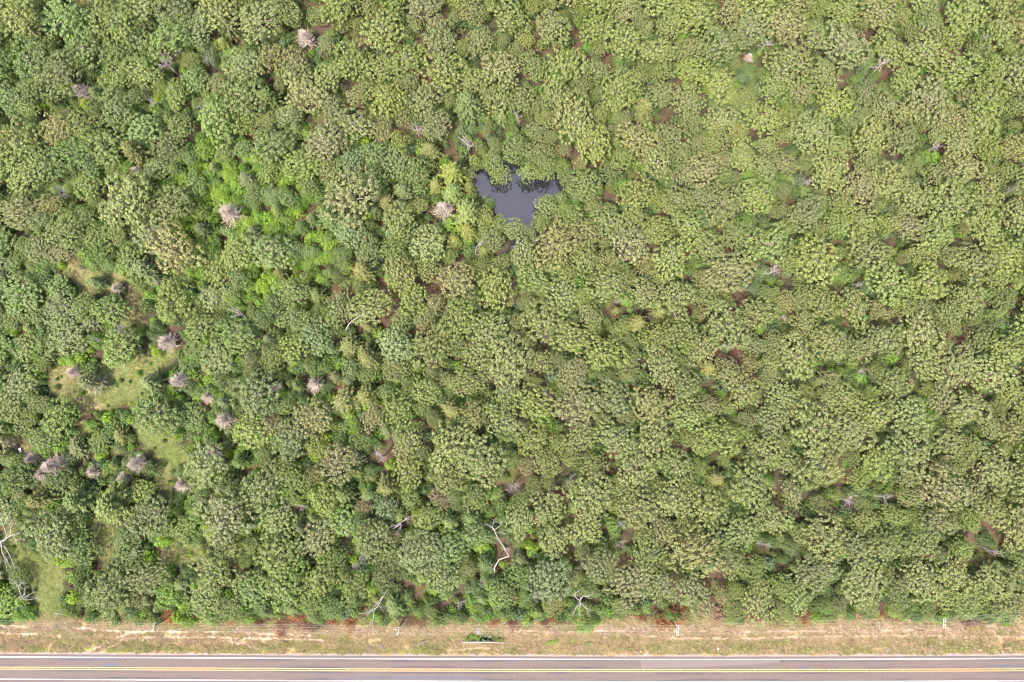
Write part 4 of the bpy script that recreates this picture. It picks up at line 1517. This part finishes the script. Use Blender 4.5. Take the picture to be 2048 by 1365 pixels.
drawn_tree('dead_tree', 'crooked grey dead tree leaning beside the grass strip near the lower left corner', 'dead tree', (48, 1205, 0), [
    ([(48, 1208, 0), (46, 1200, 3), (41, 1188, 6)], .28, .2), ([(41, 1188, 6), (36, 1172, 7.5), (28, 1162, 8), (20, 1160, 8.4)], .18, .06), ([(36, 1172, 7.5), (46, 1166, 8)], .1, .04),
    ([(44, 1195, 4.5), (50, 1186, 6.5), (50, 1174, 7)], .16, .06), ([(46, 1198, 4), (58, 1190, 6), (70, 1184, 6.6)], .16, .05), ([(46, 1200, 3.6), (60, 1200, 4.6), (76, 1196, 5)], .14, .05),
    ([(44, 1203, 3), (36, 1214, 3.6), (28, 1226, 3)], .12, .05), ([(46, 1203, 3), (52, 1216, 3), (56, 1228, 2.4)], .12, .05)], twigs=7, seed=8)
drawn_tree('fallen_tree', 'long forked dead tree fallen out over the power lines and verge', 'fallen tree', (772, 1182, 0), [
    ([(775, 1178, 5), (766, 1194, 5.6), (757, 1210, 5), (748, 1222, 4)], .2, .12), ([(767, 1192, 5.6), (754, 1207, 5.4), (742, 1220, 4.6), (735, 1228, 4)], .13, .05),
    ([(748, 1222, 4), (747, 1238, 3), (740, 1249, 2), (728, 1257, 1.2), (720, 1265, .6)], .13, .05), ([(757, 1211, 5), (764, 1218, 4.6)], .08, .04), ([(745, 1246, 2.4), (747, 1262, 1)], .07, .03),
    ([(752, 1216, 4.4), (735, 1226, 4), (715, 1228, 3.4), (708, 1240, 2)], .1, .04)], seed=9)
drawn_tree('fallen_tree', 'pale arched fallen trunk lying across dark undergrowth left of centre', 'fallen tree', (560, 1030, 0), [
    ([(546, 1040, 3), (556, 1026, 4), (572, 1015, 4.6), (590, 1010, 4.6), (612, 1013, 4)], .22, .1), ([(560, 1022, 4.2), (572, 1022, 4.2), (584, 1018, 4)], .1, .05), ([(590, 1010, 4.6), (604, 1018, 4)], .08, .04)], seed=10)
drawn_tree('fallen_tree', 'bare forked limb sloping between oak crowns right of the leafy cedars', 'fallen tree', (700, 652, 0), [
    ([(692, 660, 6), (698, 648, 7.5), (708, 640, 8.5), (720, 632, 9.2), (728, 628, 9.6)], .26, .1), ([(702, 644, 8), (712, 646, 8.4), (718, 645, 8.6)], .1, .05), ([(720, 632, 9.2), (736, 634, 9.4), (750, 640, 9.2)], .09, .04)], seed=12)
drawn_tree('dead_tree', 'bare multi forked dead branches pointing left in mixed woodland, upper middle left', 'dead tree', (492, 634, 0), [
    ([(492, 634, 3), (488, 632, 6), (478, 628, 8)], .24, .15), ([(478, 628, 8), (466, 622, 9), (458, 620, 9.4)], .13, .05), ([(482, 630, 7.5), (472, 632, 8.4), (462, 634, 8.8)], .11, .04), ([(486, 631, 7), (478, 622, 8.6), (468, 618, 9)], .11, .04)], seed=13)
drawn_tree('dead_tree', 'dead branch pointing up right over dark gap in lower middle woodland', 'dead tree', (790, 1058, 0), [
    ([(786, 1058, 4), (796, 1052, 7), (804, 1044, 9)], .22, .14), ([(804, 1044, 9), (816, 1036, 10), (830, 1030, 10.4)], .14, .05), ([(798, 1050, 7.6), (790, 1050, 8.4), (780, 1056, 8.6)], .1, .04), ([(802, 1046, 8.6), (800, 1056, 9), (796, 1062, 9)], .1, .04)], seed=14)
drawn_tree('dead_tree', 'slim curved pale dead tree just below the pond', 'dead tree', (952, 508, 0), [
    ([(951, 510, 1), (951, 502, 5), (953, 494, 8), (960, 487, 10), (965, 482, 10.6)], .2, .07), ([(952, 500, 6), (958, 498, 7), (959, 492, 8)], .1, .04), ([(951, 508, 3), (957, 512, 4)], .08, .03)], seed=15)
for k, (x0, y0, x1, y1, w_) in enumerate([(770, 1166, 812, 1183, .5), (778, 1172, 828, 1197, .55), (792, 1184, 832, 1206, .45), (755, 1150, 782, 1168, .4)]):
    lab = ['grey upper log in the dark ditch of fallen trunks', 'longest brown log in the dark ditch of fallen trunks', 'lowest log in the dark ditch of fallen trunks', 'short brown log at the upper left end of the ditch'][k]
    b = W(x0, y0, 0)
    T = Tubes()
    P = np.array([W(x0 + (x1 - x0) * f, y0 + (y1 - y0) * f + 1.2 * math.sin(f * 5 + k), .55 + .5 * math.sin(f * 3)) for f in np.linspace(0, 1, 7)]) - np.array([b[0], b[1], 0])
    T.add(P, np.linspace(w_, w_ * .6, 7), 8)
    g = np.random.default_rng(900 + k)
    for _ in range(7):
        i = int(g.integers(1, 6))
        grow(T, g, P[i], g.normal(size=3) + np.array([.8, -.4, .3]), g.uniform(1.5, 3.5), .09, 1)
    o = link('log', T.mesh('log', plain('ditch_log_bark', (0.10, 0.07, 0.056), scale=2.5, var=.5, bump=.6)), loc=(b[0], b[1], 0))
    tag(o, lab, 'log', 'fallen logs in the ditch')


# ------------------------------------------------------------------ roadside brush
def twig_heap(name, seed, n=46, R=1.6, h=1.5, mat=None):
    g = np.random.default_rng(seed)
    T = Tubes()
    for k in range(n):
        a = g.uniform(0, 6.283)
        b = np.array([g.normal() * R * .3, g.normal() * R * .3, 0.05])
        grow(T, g, b, (math.cos(a), math.sin(a), g.uniform(.3, 1.4)), g.uniform(.5, 1.1) * R, .035, 1, kids=(1, 3), sides=4)
    return T.mesh(name, mat or M_TWIG)


def rust_leaves(name, seed, n=650, R=1.8, h=1.5):
    g = np.random.default_rng(seed)
    k = g.integers(4, 8)
    cs = np.stack([g.normal(size=k) * R * .5, g.normal(size=k) * R * .4, g.uniform(.4, 1, k) * h], 1)
    c = cs[g.integers(0, k, n)]
    P = c + g.normal(size=(n, 3)) * np.array([R * .26, R * .24, .3])
    P[:, 2] = np.abs(P[:, 2])
    return leaves(name, P, g.normal(size=(n, 3)) + np.array([0, 0, .9]), g.uniform(.16, .34, n), M_RUST, g, aspect=.6)


BRUSH = [(rust_leaves('dry_leaves', 950 + k), twig_heap('twigs', 960 + k)) for k in range(4)]
RUST = (0.19, 0.072, 0.036)
BROWN = (0.13, 0.072, 0.046)
PINK = (0.24, 0.14, 0.095)
BRUSHES = [(18, 1222, 15, 7, RUST, 'rust red'), (250, 1225, 12, 6, PINK, 'pinkish'), (155, 1232, 10, 5, BROWN, 'dull brown'), (340, 1222, 9, 8, RUST, 'rust red'), (362, 1234, 18, 9, RUST, 'rust brown'),
           (420, 1221, 12, 6, PINK, 'pinkish'), (455, 1228, 15, 9, RUST, 'rust orange'), (582, 1227, 15, 9, RUST, 'rust red'), (608, 1228, 10, 8, RUST, 'rust orange'), (668, 1242, 8, 6, RUST, 'bright rust'), (697, 1246, 13, 8, RUST, 'bright rust'),
           (560, 1268, 6, 5, RUST, 'rust red'), (724, 1212, 9, 6, RUST, 'rust brown'), (862, 1212, 12, 6, RUST, 'rust brown'), (835, 1240, 14, 8, BROWN, 'dull brown'), (815, 1246, 10, 6, BROWN, 'dark brown'), (990, 1244, 7, 5, RUST, 'bright rust'), (1028, 1243, 14, 7, BROWN, 'dark brown'), (1022, 1250, 6, 6, RUST, 'bright rust'),
           (1105, 1234, 9, 7, RUST, 'rust brown'), (1128, 1240, 12, 6, BROWN, 'dull brown'), (1090, 1245, 10, 6, BROWN, 'dark brown'), (1158, 1222, 14, 7, RUST, 'rust red'), (1282, 1236, 8, 6, RUST, 'bright rust'), (1342, 1230, 20, 14, RUST, 'rust orange'), (1320, 1245, 8, 6, RUST, 'rust brown'), (1424, 1226, 20, 9, PINK, 'pinkish brown'),
           (1505, 1236, 8, 6, RUST, 'rust brown'), (1608, 1234, 6, 10, RUST, 'rust red'), (1660, 1238, 10, 6, BROWN, 'dull brown'), (1715, 1230, 9, 5, PINK, 'pinkish'), (1780, 1234, 16, 6, BROWN, 'dark brown'), (1948, 1242, 18, 7, BROWN, 'dull brown'), (1550, 1240, 11, 5, BROWN, 'dark brown'),
           (560, 1250, 16, 7, BROWN, 'dull brown'), (600, 1250, 18, 7, BROWN, 'dark brown'), (640, 1249, 16, 7, BROWN, 'dull brown'), (520, 1246, 12, 6, BROWN, 'dark brown')]
for i, (x, y, rx, ry, c, cn) in enumerate(BRUSHES):
    w = W(x, y, .6)
    s = mpp(x, y, 0)
    e = empty('brush_pile', unique('%s heap of dead brush at the wood edge, {a} percent across, {b} percent down' % cn, x, y), 'brush', (w[0], w[1], 0),
              random.uniform(-.3, .3), (rx * s / 1.35, ry * s / 1.1, ry * s / 1.3 * .9 + .4), 'dead brush along the wood edge')
    lm, tm = BRUSH[i % 4]
    o = link('dry_leaves', lm, e)
    o['tint'] = [float(v) for v in jit(c, .15)]
    link('twigs', tm, e)

n_sh = 0
xcur = -10.0
while xcur < 2020:
    xcur += random.uniform(9, 24)
    for _ in range(2):
        x = xcur + random.uniform(-6, 6)
        y = float(tree_edge(x)) - random.uniform(-3, 26)
        r = random.uniform(7, 15)
        if (70 < x < 128) or any(abs(x - b[0]) < b[2] + 2 and abs(y - b[1]) < b[3] + 8 for b in BRUSHES) or n_sh > 230:
            continue
        q = random.random()
        cn = 'bright green' if q < .34 else 'mid green' if q < .6 else 'deep green' if q < .78 else 'light green' if q < .92 else 'yellow green'
        s = r * mpp(x, y, 1) / 2.2
        w = W(x, y, 1.2 * s)
        e = empty('roadside_shrub', unique('%s leafy shrub at the wood edge, {a} percent across, {b} percent down' % cn, x, y), 'shrub', (w[0], w[1], 0),
                  random.uniform(0, 6.28), (s, s, s * random.uniform(.8, 1.3)), 'leafy shrubs along the wood edge')
        cm, sm = random.choice(SHR)
        o = link('crown', cm, e)
        o['tint'] = [float(v) for v in jit(TINT[cn], .15)]
        link('stem', sm, e)
        n_sh += 1


def one_bush(nm, label, cat, x, y, rx, ry, hh, tint, proto):
    w = W(x, y, hh * .5)
    s = mpp(x, y, 1)
    e = empty(nm, label, cat, (w[0], w[1], 0), .4, (rx * s / 2.2, ry * s / 2.2, hh / 2.6))
    LABELS.add(label)
    o = link('crown', proto[0], e)
    o['tint'] = [float(v) for v in tint]
    link('stem', proto[1], e)
    return e


one_bush('vine_covered_bush', 'bright green rounded bush bulging over the verge right of the culvert', 'bush', 1177, 1250, 28, 15, 4.2, (0.110, 0.170, 0.034), SAP[2])
for k, (x, y, r, lab) in enumerate([(943, 1273, 9, 'leafy green weeds left of the ditch above the culvert wall'), (955, 1278, 8, 'leafy green weeds at the left culvert mouths'), (997, 1280, 7, 'leafy green weeds right of the culvert mouths'),
                                    (935, 1279, 7, 'leafy green weeds at the left end of the culvert wall'), (1006, 1281, 5, 'small green weeds at the right end of the culvert wall'), (966, 1279, 4, 'small weed clump between the culvert mouths'), (986, 1278, 4, 'weed clump just right of the culvert mouths')]):
    one_bush('weed_clump', lab, 'weeds', x, y, r * .8, r * .6, 1.0, TINT['bright green'], SHR[k % 5])
for k, (x, y, r, lab, cn) in enumerate([(1112, 1283, 9, 'right clump of fresh green grass weeds on the tan verge', 'bright green'), (1098, 1287, 8, 'left clump of fresh green weeds on the tan verge', 'lime green'), (1175, 1288, 8, 'olive weed clump right of the fresh green clumps', 'light green'),
                                        (1873, 1302, 4, 'small dark weed by the gravel at the right', 'mid green'), (1565, 1303, 4, 'lone small weed by the gravel right of the patched lane', 'mid green'), (608, 1304, 4, 'lone dark weed beside the road edge left of centre', 'mid green'), (1078, 1307, 4, 'small weed at the gravel edge below the green clumps', 'mid green')]):
    one_bush('weed_clump', lab, 'weeds', x, y, r, r * .6, .5, TINT[cn], SHR[k % 5])
w = W(748, 1297, .8)
T1, T2 = twig_heap('twigs', 981, 26, 1.7, 1.6, plain('grey_twig', (.24, .22, .22))), stem_mesh('stem', 982, 1.0, .06, mat=M_DEAD)
for x, lab in ((738, 'left of two bare grey bushes on the mown verge'), (760, 'right of two bare grey bushes on the mown verge')):
    w = W(x, 1297, .8)
    e = empty('bare_bush', lab, 'bush', (w[0], w[1], 0), random.uniform(0, 6), (.8, .8, .8), 'bare bushes on the verge')
    link('twigs', T1, e)
    link('stem', T2, e)
for x, y, x2, y2, lab in ((1290 / 4 + 512, 1290, 1390 / 4 + 512, 1282, 'small dead branch lying on the verge left of the culvert'), (108, 1228, 126, 1230, 'broken branch on the grass strip near the lower left corner')):
    b = W(x, y, 0)
    T = Tubes()
    P = np.array([W(x + (x2 - x) * f, y + (y2 - y) * f - 1.5 * math.sin(f * 3), .25 + .2 * math.sin(f * 3)) for f in np.linspace(0, 1, 5)]) - np.array([b[0], b[1], 0])
    T.add(P, [.12, .11, .1, .08, .05], 6)
    g = np.random.default_rng(5)
    for _ in range(4):
        grow(T, g, P[2], g.normal(size=3) + np.array([.5, .3, .2]), 1.2, .05, 1)
    tag(link('branch', T.mesh('branch', M_DEAD), loc=(b[0], b[1], 0)), lab, 'branch')

# scrap heap in the clearing at the left edge
def scrap(nm, label, cat, x, y, half, rz, mat, zc):
    w = W(x, y, zc)
    me = boxes_mesh(nm, [((0, 0, 0), half, rz), ((half[0] * .35, half[1] * .2, half[2] * 1.2), (half[0] * .5, half[1] * .55, half[2] * .4), rz + .3)], mat)
    o = link(nm, me, loc=w)
    return tag(o, label, cat)


scrap('torn_sheet', 'white torn panel topmost on the scrap heap by the left edge', 'scrap sheet', 40, 901, (.45, .8, .08), .3, M_WHITE, .6)
scrap('torn_sheet', 'small white scrap lump just below the torn panel', 'scrap sheet', 38, 910, (.4, .3, .2), .8, M_WHITE, .5)
scrap('scrap_board', 'yellowish white board lying at the left of the scrap heap', 'scrap board', 40, 917, (1.0, .16, .06), .1, M_WHITE, .4)
scrap('scrap_board', 'pale grey boards at the bottom of the scrap heap', 'scrap board', 46, 937, (1.3, .2, .08), -.15, M_ARM, .4)
scrap('scrap_board', 'short grey boards standing in the middle of the scrap heap', 'scrap board', 49, 928, (.5, .9, .15), .1, M_ARM, .4)
scrap('litter_bag', 'white bag on grass near the left edge above the scrap heap', 'bag', 7, 861, (.35, .4, .2), .5, M_WHITE, .2)
scrap('litter_bag', 'tiny white litter on the tan verge near the road, right half', 'litter', 1436, 1298, (.25, .3, .12), .5, M_WHITE, .2)
scrap('litter_bag', 'white litter among brush at the wood edge, lower left', 'litter', 309, 1221, (.3, .3, .15), .2, M_WHITE, 1.2)
T = Tubes()
T.add([(0, 0, 0), (0, 0, .03), (0, 0, .87), (0, 0, .9), (0, 0, .88)], [.05, .38, .38, .36, .02], 14)
T.add([(0, 0, .3), (0, 0, .33)], [.4, .4], 14)
w = W(38, 893, 0)
tag(link('oil_drum', T.mesh('oil_drum', M_DARK), loc=w), 'dark round drum just above the white torn panel', 'drum')
for k, (x, y, r, lab) in enumerate([(18, 885, 14, 'grey brush heap at the left edge above the scrap'), (58, 912, 12, 'pinkish twig heap right of the white scrap panel')]):
    w = W(x, y, .3)
    s = mpp(x, y, 0) * r / 1.6
    e = empty('twig_heap', lab, 'brush', (w[0], w[1], 0), 0, (s, s, s * .7))
    link('twigs', twig_heap('twigs', 990 + k, 60, 1.6, 1.2, M_DEADCED), e)

# ------------------------------------------------------------------ culvert
cw = W(967, 1284.3, .1)
cul = empty('culvert', 'pale concrete culvert headwall with four dark mouths in the verge', 'culvert', (cw[0], cw[1], 0))
a_, b_ = W(926, 1284, .1), W(1011, 1284.4, .1)
L = (b_[0] - a_[0])
link('headwall', boxes_mesh('headwall', [((0, -.1, -.5), (L * .5, .16, .68), 0)], M_CONC), cul)
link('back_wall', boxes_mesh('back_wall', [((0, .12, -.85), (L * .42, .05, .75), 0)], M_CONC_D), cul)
for k, x in enumerate((950.5, 960.5, 971, 981)):
    dx = W(x, 1284, 0)[0] - cw[0]
    link('mouth', boxes_mesh('mouth', [((dx, .22, -.9), (.62, .07, .6), 0)], M_DARK), cul)  # solid near-black slab: the opening's inner shade is put into its colour
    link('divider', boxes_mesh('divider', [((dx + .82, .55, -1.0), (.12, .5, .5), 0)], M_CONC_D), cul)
for k, (x, y, r, lab) in enumerate([(957, 1264, 1.0, 'grey rock slab highest in the culvert ditch'), (955, 1258, .9, 'flat grey slab at the ditch head under the wires'), (960, 1270, .7, 'small grey rock in the middle of the culvert ditch'),
                                    (979, 1274, 1.0, 'grey boulder on the right bank of the culvert ditch'), (970, 1276, .6, 'dark rock in front of the culvert mouths')]):
    g = np.random.default_rng(1000 + k)
    import bmesh
    bm = bmesh.new()
    bmesh.ops.create_icosphere(bm, subdivisions=2, radius=r)
    for v in bm.verts:
        v.co *= 1 + g.uniform(-.16, .16)
        v.co.z *= .55
        v.co.x *= .8
    me = bpy.data.meshes.new('rock')
    bm.to_mesh(me)
    bm.free()
    me.materials.append(M_ROCK)
    w = W(x, y, 0)
    zz = float(ground_height(np.array([x * 1.0]), np.array([y * 1.0]), np.array([w[0]]), np.array([w[1]]), np.array([9.0]))[0])
    tag(link('rock', me, loc=(w[0], w[1], zz + r * .25)), lab, 'rock', 'rocks in the culvert ditch')

# ------------------------------------------------------------------ power line
POLE_H = 11.0
POLES = [((307.5, 1246.8), (303.2, 1263.2), 1), ((797.5, 1254.0), (793.5, 1270.0), 1), ((1356, 1250.2), (1355.6, 1271.2), 2), ((1889.6, 1236.2), (1889.4, 1257.0), 2)]
POLE_LAB = ['leftmost wooden utility pole beside rust brush at the wood edge', 'utility pole with single slanted crossarm right of the fallen grey tree', 'utility pole before the rust orange brush, double crossarm', 'rightmost utility pole where the wires bend away']
ends = []
for (pa, pb, narm), lab in zip(POLES, POLE_LAB):
    A, B = np.array(W(*pa, POLE_H - .35)), np.array(W(*pb, POLE_H - .35))
    mid = (A + B) / 2
    ax_ = (B - A)
    ln = np.linalg.norm(ax_)
    ang = math.atan2(ax_[1], ax_[0])
    e = empty('utility_pole', lab, 'utility pole', (mid[0], mid[1], 0), ang, group='utility poles along the road')
    T = Tubes()
    T.add([(0, 0, -.4), (0, 0, 4), (0, 0, 8), (0, 0, POLE_H), (0, 0, POLE_H + .02)], [.21, .185, .16, .14, .01], 10)
    link('pole', T.mesh('pole', M_POLE), e)
    for k in range(narm):
        dy = (k - (narm - 1) / 2) * .62 + (.22 if narm == 1 else 0)
        link('crossarm', boxes_mesh('crossarm', [((0, dy, POLE_H - .4), (ln / 2, .085, .09), 0)], M_ARM), e)
    Tb = Tubes()
    Tb.add([(-.9, .1, POLE_H - .48), (0, .18, POLE_H - 1.3)], [.03, .03], 5)
    Tb.add([(.9, .1, POLE_H - .48), (0, .18, POLE_H - 1.3)], [.03, .03], 5)
    link('brace', Tb.mesh('brace', M_ARM), e)
    pe = []
    for f in (-.46, -.17, .17, .46):
        Ti = Tubes()
        Ti.add([(f * ln, 0, POLE_H - .32), (f * ln, 0, POLE_H - .22), (f * ln, 0, POLE_H - .12), (f * ln, 0, POLE_H - .04), (f * ln, 0, POLE_H)], [.03, .12, .09, .12, .03], 8)
        link('insulator', Ti.mesh('insulator', M_PORC), e)
        pe.append((mid[0] + ax_[0] * f, mid[1] + ax_[1] * f, POLE_H))
    ends.append(pe)
first = [W(-210, y, POLE_H) for y in (1240.5, 1245.5, 1249.5, 1254)]
last = [W(2260, y, POLE_H) for y in (1213, 1218.5, 1226, 1233)]
runs = [first] + ends + [last]
WL = ['overhead wire nearest the woods', 'second overhead wire from the woods', 'third overhead wire from the woods', 'overhead wire nearest the road']
for k in range(4):
    T = Tubes()
    P = []
    for i in range(len(runs) - 1):
        a, b = np.array(runs[i][k]), np.array(runs[i + 1][k])
        for f in np.linspace(0, 1, 14)[:-1]:
            q = a + (b - a) * f
            q[2] -= 1.1 * 4 * f * (1 - f)
            P.append(q)
    P.append(np.array(runs[-1][k]))
    T.add(P, [.022] * len(P), 5)
    tag(link('overhead_wire', T.mesh('overhead_wire', M_WIRE)), WL[k] + ' along the road', 'overhead wire', 'overhead wires')

# reflectors on the double yellow line
rx = 30.0
RM = boxes_mesh('road_reflector', [((0, 0, 0), (.06, .09, .015), 0), ((0, 0, .016), (.045, .07, .008), 0)], M_WHITE)
while rx < 2048:
    w = W(rx, road_py(rx), ROAD_Z)
    tag(link('road_reflector', RM, loc=(w[0], w[1], ROAD_Z + .016)), unique('tiny pale reflector between the yellow centre lines, {a} percent across', rx, 1340), 'reflector', 'reflectors on the centre line')
    rx += 74
